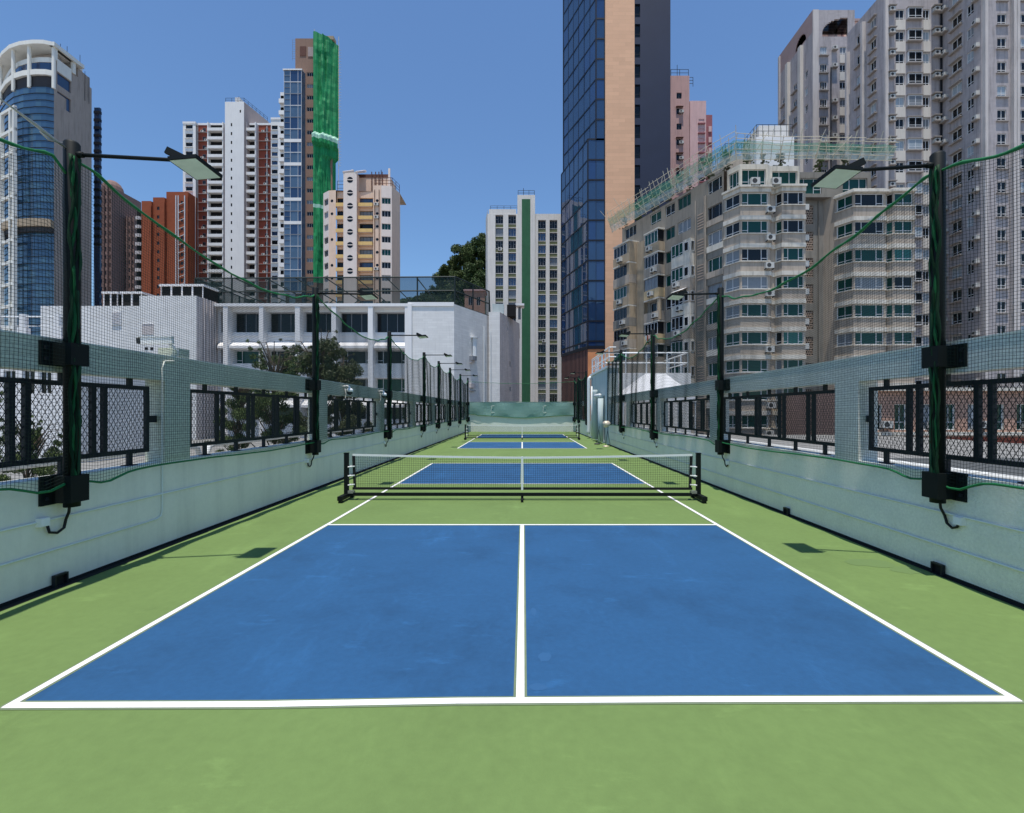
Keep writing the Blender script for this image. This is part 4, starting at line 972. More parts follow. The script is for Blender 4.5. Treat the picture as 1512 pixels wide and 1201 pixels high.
# ---------------- glass and stone office tower
def tower():
    B = Building('office_tower', 'very tall tower with blue glass corner, tan stone strip and dark blue wall', 'building', (16, 100, ZG))
    top = 100.0; zb = wz(512, 94)
    F = 94.0; zs = [wz(28 + 29.75*k, F) for k in range(-5, 17)]
    zst = wz(206, F)
    xa, xb, xs, xe, xw, xr = wx(868,F), wx(880,F), wx(893,F), wx(936.5,F), wx(946,F), wx(990,F)
    Lf = (wx(829,108), 108.0); Lf2 = (wx(832,107.5), 107.5)
    g = MB(); fr = MB()
    for face, z0, z1 in ((Face(Lf, (xa,F)), zb, zst), (Face((xa,F),(xs,F)), zb, zst), (Face(Lf2,(xb,F)), zst, top), (Face((xb,F),(xs,F)), zst, top)):
        rows = [z0] + sorted(z for z in zs if z0+.3 < z < z1-.3) + [z1]; n = max(1, round(face.L/2.6)) if face.L > 4 else 1
        cuts = [face.L*i/n for i in range(n+1)]
        if face.L < 4 and z1 <= zst+.1: cuts = [0, xb-xa, face.L]
        r = random.Random(int(z0*10))
        for za, zb_ in zip(rows, rows[1:]):
            for ua, ub in zip(cuts, cuts[1:]):
                e = .024
                t1, t2 = (r.random()-.5)*e*2, (r.random()-.5)*e*2
                g.face([face.p(ua,t1,za), face.p(ub,-t1,za), face.p(ub,-t1+t2,zb_), face.p(ua,t1+t2,zb_)], 'tower_glass' if r.random()<.75 else 'tower_glass_b')
        for z in rows: fr.fbox(face, 0, face.L, 0, .07, z-.16, z+.16, 'mullion')
        for u in cuts[1:-1]: fr.fbox(face, u-.04, u+.04, 0, .05, z0, z1, 'mullion')
        for u in (0, face.L): fr.fbox(face, u-.12, u+.12, -.05, .10, z0, z1, 'mullion')
    roof(g, [Lf2, Lf, (xa,F), (xb,F)], zst, 'mullion')
    B.wall(g, 'glass_wall'); B.wall(fr, 'curtain_wall_frame')
    s = MB(); s.box(xs+.05, xe, F-.25, F+3, zb-9, top, 'orange_stone'); B.wall(s, 'stone_strip')
    d = MB(); FW = Face((xe,F),(xr,F)); holes = [(.12, xw-xe-.1, z-1.3, z+1.35) for z in [zz+1.6 for zz in zs] if z-1.4 > zb and z+1.4 < top]
    holed(d, FW, 0, FW.L, zb-9, top, holes, .35, 'navy_wall'); d.box(xe+.1, xr-.001, F+.4, F+13, zb-9, top-.1, 'navy_wall'); 
    Sd = Face((xr,F),(xr,F+13)); holed(d, Sd, 0, Sd.L, zb-9, top, [], .3, 'navy_wall'); B.wall(d, 'dark_wall')
    for h in holes: B.win(FW, (h[0]+h[1])/2, h[2], h[1]-h[0], h[3]-h[2], 1, d=-.3, glass='glass_dark', frame='frame_dark', transom=.3)
    p = MB(); zp = wz(600, F)-6
    FL = Face(Lf, (xa,F)); holed(p, FL, 0, FL.L, zp, zb, [], .3, 'podium_brown')
    for i in range(20): u = FL.L*(i+.5)/20; p.fbox(FL, u-.08, u+.08, 0, .12, zp+4, zb-.55, 'mullion')
    FF = Face((xa,F),(xs+.05,F)); holed(p, FF, 0, FF.L, zp, zb, [], .3, 'podium_orange'); p.fbox(FF, -.1, FF.L, 0, .12, zb-.5, zb, 'mullion'); p.fbox(FL, 0, FL.L, 0, .12, zb-.5, zb, 'mullion')
    B.wall(p, 'podium')
    c = MB(); c.prism(ccw([Lf2,(xb,F+.1),(xs,F+.1),(xr,F+.5),(xr,F+13),(Lf2[0]+2,112)]), top-1, top-.05, 'mullion'); c.prism(ccw([Lf,(xa,F+.1),(xr,F+.4),(xr,F+13),(Lf[0]+2,112)]), ZG, zp, 'podium_brown'); B.wall(c, 'roof')
    B.finish()
tower()

# ---------------- white block with green stripe
def striped():
    Y = 113.0; B = Building('housing_block', 'pale concrete housing block with a green vertical stripe beside the glass tower', 'building', (0, Y, ZG))
    rnd = random.Random(4)
    X = lambda p: wx(p, Y)
    F = Face((X(720),Y),(X(838),Y)); o = X(720); u = lambda p: X(p)-o
    zt = wz(316,Y); ztl = wz(309,Y); zc = wz(289,Y)
    cols = [(731.5,743),(750.5,762),(794.5,806),(811.5,823)]
    tops = [318+18.35*k + .0 for k in range(16)]
    W_ = MB(); holes = []; OL = MB()
    z_low = wz(612,Y)
    for a, b in cols: holes.append((u(a), u(b), z_low, wz(317.5 if a < 760 else 325,Y)))
    holed(W_, F, 0, F.L, ZG, zt, holes, .7, 'estate_white'); B.wall(W_)
    for ci, (a, b) in enumerate(cols):
        ofs = 0 if a < 760 else 7.0
        OL.fbox(F, u(a), u(b), -.72, -.66, z_low, wz(317.5+ofs,Y), 'void_dark')
        for t in tops:
            y0, y1 = t+ofs, t+ofs+12.3
            w = u(b)-u(a)-.02; z0, z1 = wz(y1,Y), wz(y0,Y)
            if z0 < z_low+.2: continue
            B.win(F, (u(a)+u(b))/2, z0, w, z1-z0-.05, 3, d=-.55, transom=.6, glass=rnd.choice(['glass_dark','glass_dark','glass_dark','glass_curtain','glass_blue']), frame='frame_grey', fw=.07)
            zs = wz(y1+5.7,Y); B.bx('spandrel_panel', F, u(a)+.01, u(b)-.01, -.64, -.45, zs+.12, z0-.01, 'estate_olive'); B.bx('sill', F, u(a)+.01, u(b)-.01, -.64, -.3, zs-.02, zs+.11, 'estate_white'); B.bx('sill', F, u(a)+.01, u(b)-.01, -.64, -.4, z0+.0, z0+.10, 'estate_white')
            if rnd.random() < .08: B.ac(F, u(a)+.7+rnd.random(), z0-.5, .9, .7, .5, d=-.4)
    B.wall(OL, 'recess')
    C = MB(); C.fbox(F, u(764), u(790), .0, .35, ZG, zc, 'estate_white'); C.fbox(F, u(770.5), u(783), .352, .40, ZG, zc-1.0, 'estate_green'); C.fbox(F, u(764), u(790), -6, -.01, zt, zc-.02, 'estate_white'); B.wall(C, 'stair_core')
    S = MB(); Sf = Face((X(720)-.9, Y+6),(X(720),Y)); holed(S, Sf, 0, Sf.L, ZG, ztl, [], .3, 'estate_white'); S.fbox(F, u(722), u(762), -4, -.05, zt, ztl, 'estate_white')
    S.box(X(722), X(838), Y+.75, Y+12, ZG, zt-.1, 'estate_white'); S.face([F.p(0,0,zt),F.p(F.L,0,zt),F.p(F.L,-.8,zt),F.p(0,-.8,zt)], 'estate_white'); B.wall(S, 'side_wall')
    A = MB(); railing_wire(A, [(X(765),Y),(X(789),Y)], zc, 1.2, 'frame_dark', .05, 1.2); A.tube([(X(773),Y+1,zc),(X(773),Y+1,zc+2.2)], .06, 4, 'frame_dark'); railing_wire(A, [(X(724),Y+.3),(X(764),Y+.3)], ztl, .9, 'frame_dark', .04, 1.5); B.wall(A, 'roof_railing')
    B.finish()
striped()

# ---------------- pink towers behind the dark wall
def pinks():
    Y = 112.0; B = Building('pink_tower', 'stained pink apartment tower stepping down behind the dark blue wall', 'building', (40, Y, ZG))
    X = lambda p: wx(p, Y); rnd = random.Random(8); W_ = MB(); D = MB()
    F = Face((X(980),Y),(X(1018),Y)); z1 = wz(112,Y); o = X(980)
    hs = [(X(999)-o, X(1006.5)-o, wz(y+9,Y), wz(y,Y)) for y in [137+22.8*k for k in range(14)]]
    holed(W_, F, 0, F.L, ZG, z1, hs, .3, 'pink_wall')
    for k, h in enumerate(hs):
        B.win(F, (h[0]+h[1])/2, h[2], h[1]-h[0], h[3]-h[2], 2, d=-.2, glass='glass_dark', frame='frame_grey')
        if k and rnd.random() < .75: B.ac(F, h[1]-.2, h[2]+.1, 1.0, .6, .6); B.bx('hood', F, h[0]-.2, h[1]+.3, 0, .5, h[3]+.12, h[3]+.24, 'rust')
    W_.face([F.p(0,0,z1),F.p(F.L,0,z1),F.p(F.L,-9,z1),F.p(0,-9,z1)], 'rust')
    R_ = Face((X(1018),Y),(X(1018),Y+3)); holed(W_, R_, 0, 3, ZG, z1, [], .3, 'pink_wall')
    F2 = Face((X(1012),Y+3),(X(1024),Y+3)); holed(W_, F2, 0, F2.L, ZG, wz(118,Y), [(.5, F2.L-.4, wz(260,Y)-40+3*k, wz(260,Y)-38.2+3*k) for k in range(25) if wz(260,Y)-38.2+3*k < wz(120,Y)], .5, 'pink_wall', 'void_dark')
    for p in (1016, 1019.5, 1021): D.tube([(X(p),Y+2.7,-5),(X(p),Y+2.7,wz(135,Y))], .14, 5, 'rust' if p < 1019 else 'estate_white')
    F3 = Face((X(1021),Y+1),(X(1045),Y+1)); z3 = wz(145,Y); o3 = X(1021)
    hs = [(X(1034)-o3, X(1042)-o3, wz(y+6,Y), wz(y,Y)) for y in [172+14.5*k for k in range(18)]]
    holed(W_, F3, 0, F3.L, ZG, z3, hs, .3, 'pink_light')
    for k, h in enumerate(hs): B.win(F3, (h[0]+h[1])/2, h[2], h[1]-h[0], h[3]-h[2], 3, d=-.2, glass='glass_dark', frame='plum_wall' and 'frame_grey'); B.bx('ledge', F3, h[0]-.2, h[1]+.2, 0, .35, h[2]-.35, h[2]-.1, 'plum_wall')
    F4 = Face((X(1045),Y+1.5),(X(1055.5),Y+1.5)); z4 = wz(164,Y); holed(W_, F4, 0, F4.L, ZG, z4, [], .3, 'plum_wall')
    for k in range(12): B.bx('panel', F4, .7, 1.4, 0, .3, wz(190+16*k,Y), wz(182+16*k,Y), 'pink_light')
    W_.box(X(1021)+.1, X(1045)-.01, Y+1.1, Y+9, z3-12, z3-.02, 'pink_light'); W_.box(X(1045)+.01, X(1055.5)-.05, Y+1.6, Y+9, z4-12, z4-.02, 'plum_wall')
    D.box(X(1008), X(1020), Y+3, Y+7, z1-3, wz(106,Y), 'pink_light'); D.box(X(1022),X(1030),Y+3,Y+6,z3,wz(138,Y),'rust'); D.box(X(1044),X(1050),Y+3,Y+6,z4,wz(150,Y),'rust')
    B.wall(W_); B.wall(D, 'drain_pipes')
    A = MB(); railing_wire(A, [(X(991),Y+.2),(X(1017),Y+.2)], z1, 1.6, 'frame_dark', .06, 2); B.wall(A, 'roof_railing'); A = MB(); railing_wire(A, [(X(1019),Y+3),(X(1030),Y+3)], z1-.5, 2.2, 'frame_dark', .06, 1.2, 3); B.wall(A, 'roof_railing'); A = MB(); A.tube([(X(1004),Y+2,z1),(X(1004),Y+2,z1+4)], .06, 4, 'frame_dark'); B.wall(A, 'antenna')
    B.finish()
pinks()

# ---------------- cream tower with round windows
def cream_tower():
    Y = 106.0; B = Building('apartment_tower', 'cream and yellow apartment tower with a column of round windows', 'building', (-37, Y, ZG))
    X = lambda p: wx(p, Y); rnd = random.Random(6); pt = 19.05
    W_ = MB(); BL = MB(); o = X(473)
    Fl = Face((X(473),Y+1.6),(X(485),Y+.2)); F2 = Face((X(485),Y+.2),(X(496),Y)); F = Face((X(496),Y+.6),(X(552),Y+.6)); Fc = Face((X(509.5),Y-1),(X(529),Y-1))
    Fr0 = Face((X(551),Y),(X(563),Y)); Fr = Face((X(563),Y),(X(578),Y+.3)); Fs = Face((X(578),Y+.3),(X(584),Y+4))
    zl, zr = wz(281,Y), wz(274,Y); zc = wz(259,Y)
    rows = [wz(287+pt*k + 9.5, Y) for k in range(13)]
    def wallrow(Fq, holes, zt, k='cream_pale'): holed(W_, Fq, 0, Fq.L, ZG, zt, holes, .3, k)
    wallrow(Fl, [(.35,Fl.L-.25,z-.7,z+.75) for z in rows if z+.8 < zl], zl); wallrow(F2, [], zl, 'cream')
    for z in rows:
        if z+.8 < zl: B.win(Fl, Fl.L/2+.05, z-.7, Fl.L-.6, 1.45, 2, d=-.2, glass=rnd.choice(['glass_dark','glass_curtain']))
    hol = []
    for z in rows:
        if z+1 < zl: hol.append((.0+.05, X(509.5)-X(496)-.05, z-.65, z+.85))
        if z+1 < zr: hol.append((X(529)-X(496)+.05, X(551)-X(496)-.1, z-.65, z+.85))
    holed(W_, F, 0, F.L, ZG, zl, hol, .4, 'cream')
    for z in rows:
        if z+1 > zl: continue
        B.win(F, (X(509.5)-X(496))/2, z-.65, X(509.5)-X(496)-.12, 1.48, 3, d=-.35, glass=rnd.choice(['glass_dark','glass_curtain','glass_dark']), frame='frame_dark')
        ua, ub = X(529)-X(496)+.05, X(551)-X(496)-.1; B.win(F, (ua+ub)/2, z-.65, ub-ua-.02, 1.48, 4, d=-.35, glass=rnd.choice(['glass_dark','glass_blue','glass_curtain']), frame='frame_dark')
        for a, b in ((.1, X(509.5)-X(496)-.02), (ua, ub)):
            key = ('balc', round(b-a,2))
            def mk_(mb, w=b-a): mb.box(-w/2, w/2, -.95, 0, -1.35, -.6, 'cream_yellow'); mb.box(-w/2+.05, w/2-.05, -.9, 0, -1.45, -1.36, 'cream')
            B.add('balcony', key, mk_, F, (a+b)/2, 0, z, (b-a, .8))
    # core
    cc = MB(); holed(cc, Fc, 0, Fc.L, ZG, zc, [], .3, 'cream_pale'); holed(cc, Face((X(509.5),Y+.6),(X(509.5),Y-1)), 0, 1.6, ZG, zc, [], .3, 'cream'); holed(cc, Face((X(529),Y-1),(X(529),Y+.6)), 0, 1.6, ZG, zc, [], .3, 'cream')
    cc.face([(X(509.5),Y-1,zc),(X(529),Y-1,zc),(X(529),Y+5,zc+3.2),(X(509.5),Y+5,zc+3.2)], 'old_grey')
    cc.beam((X(510),Y-1,zc+.1),(X(510),Y+5,zc+3.4),.45,'cream_pale',.5); cc.beam((X(528.5),Y-1,zc+.1),(X(528.5),Y+5,zc+3.4),.45,'cream_pale',.5)
    B.wall(cc, 'stair_core')
    for k in range(8):
        z = wz(269+pt*k, Y); key = ('round',)
        def mk_(mb):
            n = 16; r = .66
            mb.face([(r*math.cos(2*math.pi*i/n), -.02, r*math.sin(2*math.pi*i/n)) for i in range(n)], 'glass_dark')
            mb.box(-r, r, -.08, -.021, -.09, .09, 'cream_pale')
        B.add('round_window', key, mk_, Fc, Fc.L/2, 0, z, (1.3,1.3))
    wallrow(Fr0, [], zr, 'cream')
    wallrow(Fr, [(.1,Fr.L-.25,z-.65,z+.7) for z in rows if z+.8 < zr], zr); holed(W_, Fs, 0, Fs.L, ZG, zr, [], .3, 'cream')
    for z in rows:
        if z+.8 < zr: B.win(Fr, (Fr.L-.15)/2, z-.65, Fr.L-.36, 1.35, 3, d=-.2, glass=rnd.choice(['glass_dark','glass_curtain','glass_green']))
        key = ('porthole',)
        def mk2(mb):
            n = 12; mb.face([(.32*math.cos(2*math.pi*i/n), -.02, .32*math.sin(2*math.pi*i/n)) for i in range(n)], 'glass_dark')
        if z+.8 < zr: B.add('porthole', key, mk2, Fr0, .9, 0, z, (.6,.6))
        if z+.8 < zl and rnd.random()<.8: B.add('porthole', key, mk2, F2, .75, 0, z, (.6,.6))
        if rnd.random() < .4 and z+1 < zr: B.ac(Fr0, .8, z-1.2, .9, .6, .45)
    pp = MB()
    for u in (.35, 1.35): pp.tube([Fr0.p(u,.12,-5), Fr0.p(u,.12,zr-1)], .07, 5, 'rust')
    B.wall(pp, 'drain_pipes')
    roof(W_, [(X(473),Y+1.6),(X(485),Y+.2),(X(496),Y),(X(552),Y+.6),(X(552),Y+10),(X(473),Y+10)], zl-.05, 'rust'); roof(W_, [(X(551),Y),(X(578),Y+.3),(X(584),Y+4),(X(584),Y+10),(X(551),Y+10)], zr-.05, 'cream')
    B.wall(W_); B.wall(BL, 'ledges')
    T = MB(); T.box(X(508), X(568), Y+4.5, Y+9, zl-.05, wz(247,Y), 'cream'); T.box(X(508), X(511), Y+4.4, Y+4.6, zl, wz(236,Y), 'cream_pale'); T.box(X(565), X(568), Y+4.4, Y+4.6, zl, wz(234,Y), 'cream_pale'); T.box(X(511), X(565), Y+4.42, Y+4.58, wz(248,Y), wz(243,Y), 'rust')
    for p in (540,546,551,556): T.tube([(X(p),Y+4.2,zr),(X(p),Y+4.2,wz(240,Y))], .12, 5, 'rust')
    B.wall(T, 'roof_house')
    A = MB(); railing_wire(A, [(X(552),Y+.4),(X(578),Y+.6),(X(583),Y+4)], zr, 2.0, 'rust', .06, 1.3, 3); B.wall(A, 'roof_railing'); A = MB(); railing_wire(A, [(X(496),Y+.8),(X(509),Y+.8)], zl, 2.4, 'frame_dark', .05, 1.3, 3); B.wall(A, 'roof_railing'); A = MB(); A.tube([(X(553),Y+5,zr),(X(553),Y+5,zr+6)], .07, 4, 'frame_dark'); B.wall(A, 'antenna')
    B.finish()
cream_tower()

# ---------------- brown tower with glass bay and green sheeted side
def sheeted():
    Y = 124.0; B = Building('apartment_tower', 'tall brown tower with a blue glass bay and white balconies at its left', 'building', (-56, Y, ZG))
    X = lambda p: wx(p, Y); rnd = random.Random(9); pt = 17.15
    W_ = MB(); G = MB(); z1 = wz(57,Y)
    F = Face((X(436),Y),(X(468),Y)); o = X(436)
    hs = [(X(453)-o, X(463)-o, wz(y+6,Y), wz(y,Y)) for y in [107+pt*k for k in range(20)]]
    holed(W_, F, 0, F.L, ZG, z1, hs, .3, 'brown_tower')
    for h in hs: B.win(F, (h[0]+h[1])/2, h[2], h[1]-h[0], h[3]-h[2], 3, d=-.2, glass=rnd.choice(['glass_dark','glass_dark','glass_curtain']))
    W_.fbox(F, X(443)-o, X(452)-o, .0, .1, wz(83,Y), wz(69,Y), 'rust'); W_.fbox(F, X(455)-o, X(466)-o, .02, .12, wz(84,Y), wz(70,Y), 'far_grey')
    S = Face((X(436)-.5,Y+8),(X(436),Y)); holed(W_, S, 0, S.L, ZG, z1, [], .3, 'brown_tower')
    W_.prism(ccw([(X(436)+.1,Y+.4),(X(490),Y+.4),(X(490)-4,Y+12),(X(436)-2,Y+12)]), ZG, z1-2, 'brown_tower')
    # glass bay
    zg = wz(109,Y); Fg = Face((X(423),Y-1.2),(X(448.5),Y-1.2)); Fgs = Face((X(448.5),Y-1.2),(X(451),Y)); 
    holed(G, Fgs, 0, Fgs.L, ZG, zg, [], .2, 'sky_glass'); zrow = [wz(109+pt*k,Y) for k in range(20)]
    for z0, z1_ in zip(zrow[1:], zrow):
        for a, b in ((0,.36),(.36,.8),(.8,1)):
            G.face([Fg.p(Fg.L*a,0,z0),Fg.p(Fg.L*b,0,z0),Fg.p(Fg.L*b,0,z1_),Fg.p(Fg.L*a,0,z1_)], 'sky_glass' if rnd.random() < .8 else 'glass_blue')
    B.wall(G, 'glass_bay')
    fr = MB()
    for k, z in enumerate(zrow):
        fr.fbox(Fg, 0, Fg.L, 0, .1, z-.08, z+.08, 'frame_white' if k % 2 else 'frame_grey')
        fr.fbox(Fg, 0, Fg.L*.36, 0, .08, z-1.45, z-1.39, 'frame_grey')
    for k in (6, 8, 11, 13): fr.fbox(Fg, 0, Fg.L, .0, .12, zrow[k]-.4, zrow[k]+.4, 'twin_white')
    for a in (0,.36,.8,.995): fr.fbox(Fg, Fg.L*a-.04, Fg.L*a+.04, 0, .09, zrow[-1], zg, 'frame_white')
    fr.fbox(Fg, -.3, Fg.L+.2, -1, .2, zg, zg+.3, 'twin_white')
    B.wall(fr, 'glass_bay_frame')
    # white balconies on its left
    Fb = Face((X(415),Y-.4),(X(423),Y-.4)); holed(W_, Fb, 0, Fb.L, ZG, wz(138,Y), [(.1,Fb.L-.1,wz(y+11,Y),wz(y+3,Y)) for y in [140+pt*k for k in range(17)]], 1.0, 'twin_white', 'void_dark')
    for k in range(17):
        def mk_(mb): mb.box(-.72,.72,-.8,0,0,1.05,'twin_white')
        B.add('balcony', ('eb',), mk_, Fb, Fb.L/2, 0, wz(140+pt*(k+1)-1,Y), (1.4,1))
        B.win(Fb, Fb.L/2, wz(140+pt*k+11,Y), Fb.L-.2, 1.4, 2, d=-.9, glass='glass_dark', frame='frame_grey')
    holed(W_, Face((X(415)+.2,Y+4),(X(415),Y-.4)), 0, 4.4, ZG, wz(138,Y), [], .3, 'twin_white'); W_.face([Fb.p(0,0,wz(138,Y)),Fb.p(Fb.L,0,wz(138,Y)),Fb.p(Fb.L,-4,wz(138,Y)),Fb.p(0,-4,wz(138,Y))], 'twin_white')
    B.wall(W_)
    A = MB()
    for p in (462,470,474,480,484): A.tube([(X(p),Y+2,z1-2),(X(p),Y+2,z1+2.2)], .05, 4, 'frame_dark')
    for k in range(9): A.tube([(X(431),Y+.3,wz(58+3.4*k,Y)),(X(436),Y+.3,wz(58+3.4*k,Y))], .04, 4, 'frame_grey')
    A.tube([(X(431),Y+.3,wz(88,Y)),(X(431),Y+.3,wz(57,Y))], .04, 4, 'frame_grey'); B.wall(A, 'roof_antennas')
    B.finish()
    # sheet hung on the scaffold
    sc = thing('sheeted_scaffold', 'tall scaffold wrapped in bright green netting on the brown tower', 'scaffold', (X(482), Y-1, ZG))
    sh = MB(); P0, P1 = X(466.5), X(497.5)
    cols, rows = 40, 70; ztop, zbot = wz(54,Y), wz(420,Y)
    def P(i, j):
        f = i/cols; v = j/rows; z = ztop + (zbot-ztop)*v - (1.6*f*f if j < 2 else 0)
        xr = P1 if z > wz(232,Y) else P1 - .9
        x = P0 + (xr-P0)*f; bulge = (.25+.75*math.sin(math.pi*f))*(1.5*NZ.noise((f*5.5, v*2.6, 0)) + .9*NZ.noise((f*13, v*7, 3)) + .5*NZ.noise((f*5, v*38, 7)))
        band = .9 if abs(z - wz(212,Y)) < 1.4 else 0
        return (x, Y - 1.6 - bulge*.55 - band + 3.0*f*f, z)
    for j in range(rows):
        zz = ztop + (zbot-ztop)*(j+.5)/rows
        k = 'net_sheet_band' if abs(zz - wz(207,Y)) < .75 or abs(zz - wz(308,Y)) < .5 else 'net_sheet'
        for i in range(cols): sh.face([P(i,j+1),P(i+1,j+1),P(i+1,j),P(i,j)], k)
    sh.build('green_netting', sc, True)
    fr = MB()
    for p in (467,499.5): fr.tube([(X(p),Y-1.2+ (1.5 if p > 490 else 0),wz(420,Y)),(X(p),Y-1.2+(1.5 if p > 490 else 0),wz(49+(p-467)*.12,Y))], .07, 4, 'bamboo')
    for k in range(42): fr.tube([(X(497),Y+1.0,wz(70+4.2*k,Y)),(X(501.5),Y+1.0,wz(70+4.2*k,Y))], .05, 4, 'bamboo')
    fr.box(X(468), X(492), Y+.2, Y+2, ztop-.6, ztop+.3, 'old_tan')
    fr.build('bamboo_frame', sc)
sheeted()

# ---------------- red and white twin towers with a white core
def twins():
    Y = 155.0; B = Building('apartment_tower', 'red and white apartment tower with balconies and a tall white core', 'building', (-93, Y, ZG))
    X = lambda p: wx(p, Y); rnd = random.Random(12); pt = 13.05; fh = pt*Y/704
    W_ = MB(); LG = MB()
    def col(a, b, ytop, k, dy=0.0): 
        Fq = Face((X(a),Y+dy),(X(b),Y+dy)); holed(W_, Fq, 0, Fq.L, ZG, wz(ytop,Y), [], .3, k); return Fq
    rows = [wz(184+pt*k, Y) for k in range(26)]
    # left wing
    f1 = Face((X(270),Y),(X(289),Y)); o = X(270)
    holed(W_, f1, 0, f1.L, ZG, wz(183,Y), [(X(274)-o, X(284.5)-o, z-1.55, z-.1) for z in rows[:24]], .5, 'twin_white')
    for z in rows[:24]:
        B.win(f1, (X(274)+X(284.5))/2-o, z-1.55, X(284.5)-X(274), 1.45, 4, d=-.3, glass='glass_dark', frame='frame_dark')
        B.bx('ledge', f1, X(273.5)-o, X(285)-o, 0, .35, z-1.75, z-1.57, 'twin_white')
    f2 = col(289, 333, 182, 'brick_red', 1.2)
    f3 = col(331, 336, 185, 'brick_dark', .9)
    f4 = Face((X(335.5),Y-1.2),(X(363.5),Y-1.2)); o4 = X(335.5); ct = wz(154,Y)
    holed(W_, f4, 0, f4.L, ZG, ct, [(X(345)-o4-.2, X(345)-o4+.25, z-1.3, z-.3) for z in rows] + [(X(358)-o4-.2, X(358)-o4+.25, wz(170,Y), wz(166,Y))], .3, 'twin_white', 'void_dark')
    V = MB(); V.fbox(f4, .5, f4.L-.5, -.35, -.31, wz(430,Y), ct-1, 'void_dark'); B.wall(V, 'core_void')
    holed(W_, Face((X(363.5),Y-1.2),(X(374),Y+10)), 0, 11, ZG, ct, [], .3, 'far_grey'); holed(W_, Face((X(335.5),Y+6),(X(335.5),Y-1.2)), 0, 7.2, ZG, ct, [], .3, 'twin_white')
    f5 = col(363, 401, 182, 'brick_red', 1.2)
    f6 = Face((X(400),Y),(X(415.5),Y)); o6 = X(400)
    holed(W_, f6, 0, f6.L, ZG, wz(177,Y), [(X(401)-o6, X(410)-o6, z-1.75, z-.3) for z in rows[:25]], .5, 'twin_white')
    W_.box(X(270)+.1, X(415.5)-.1, Y+1.3, Y+14, ZG, wz(184,Y), 'twin_white')
    for a, b, yy, dy in ((270,289,183,0),(289,333,182,1.2),(363,401,182,1.2),(400,415.5,177,0)): W_.box(X(a), X(b), Y+dy-.15, Y+dy+3, wz(yy,Y), wz(yy-3.0,Y), 'school_trim')
    W_.box(X(336)+.2, X(363)-.2, Y, Y+6, ct-3, ct-.02, 'twin_white')
    for z in rows[:25]:
        B.win(f6, (X(401)+X(410))/2-o6, z-1.75, X(410)-X(401), 1.45, 3, d=-.3, glass=rnd.choice(['glass_dark','glass_dark','glass_blue']), frame='frame_dark')
        B.bx('ledge', f6, X(400.5)-o6, X(410.5)-o6, 0, .3, z-1.95, z-1.77, 'twin_white')
    for k, z in enumerate(rows[:24]):
        for Fq, a, b, org in ((f2, 306.5, 330, 289), (f5, 360.5, 378, 363)):
            ua, ub = X(a)-X(org), X(b)-X(org)
            if org == 363: ua = .05
            w = ub-ua
            key = ('tb', round(w,2))
            def mk_(mb, w=w):
                mb.box(-w/2, w/2, -1.5, 0, -2.15, -1.95, 'twin_white'); mb.box(-w/2, w/2, -1.5, -1.38, -1.94, -1.2, 'twin_white')
                mb.box(-w/2, -w/2+.3, -1.37, 0, -1.94, .70, 'twin_white'); mb.box(w/2-.3, w/2, -1.37, 0, -1.94, .70, 'twin_white')
                mb.face([(-w/2+.3,-.05,-1.9),(w/2-.3,-.05,-1.9),(w/2-.3,-.05,.7),(-w/2+.3,-.05,.7)], 'void_dark'); mb.box(-w*.1,-w*.1+.1,-.1,-.051,-1.9,-.3,'frame_grey'); mb.box(w*.2,w*.2+.1,-.1,-.051,-1.9,-.3,'frame_grey')
            B.add('balcony', key, mk_, Fq, (ua+ub)/2, 0, z, (w, 2))
        for Fq, a, b, org in ((f2, 289.5, 305, 289), (f5, 380, 400, 363)):
            B.bx('ledge', Fq, X(a)-X(org), X(b)-X(org), 0, .5, z-2.1, z-1.98, 'far_grey')
            if rnd.random() < .8: B.ac(Fq, X(a)-X(org)+1+rnd.random()*2, z-1.97, .9, .6, .5)
            for q in (0.55,): B.win(Fq, X(a)-X(org)+(X(b)-X(a))*q, z-1.7, 1.0, 1.2, 2, d=.04, glass='glass_dark', frame='frame_grey')
    for p in (289.6, 306, 379.5, 392): LG.tube([(X(p),Y+.9,0),(X(p),Y+.9,wz(184,Y))], .1, 5, 'pipe_white' if p > 390 else 'far_grey')
    B.wall(W_); B.wall(LG, 'drain_pipes')
    A = MB(); railing_wire(A, [(X(336),Y-1),(X(363),Y-1),(X(373),Y+9)], ct, 1.3, 'frame_dark', .06, 1.6); A.prism(ccw([(X(347),Y),(X(354),Y),(X(354),Y+2),(X(347),Y+2)]), ct+1.0, ct+2.2, 'twin_white'); A.tube([(X(350),Y+1,ct),(X(350),Y+1,ct+3)], .15, 5, 'frame_dark'); B.wall(A, 'roof_equipment')
    B.finish()
twins()

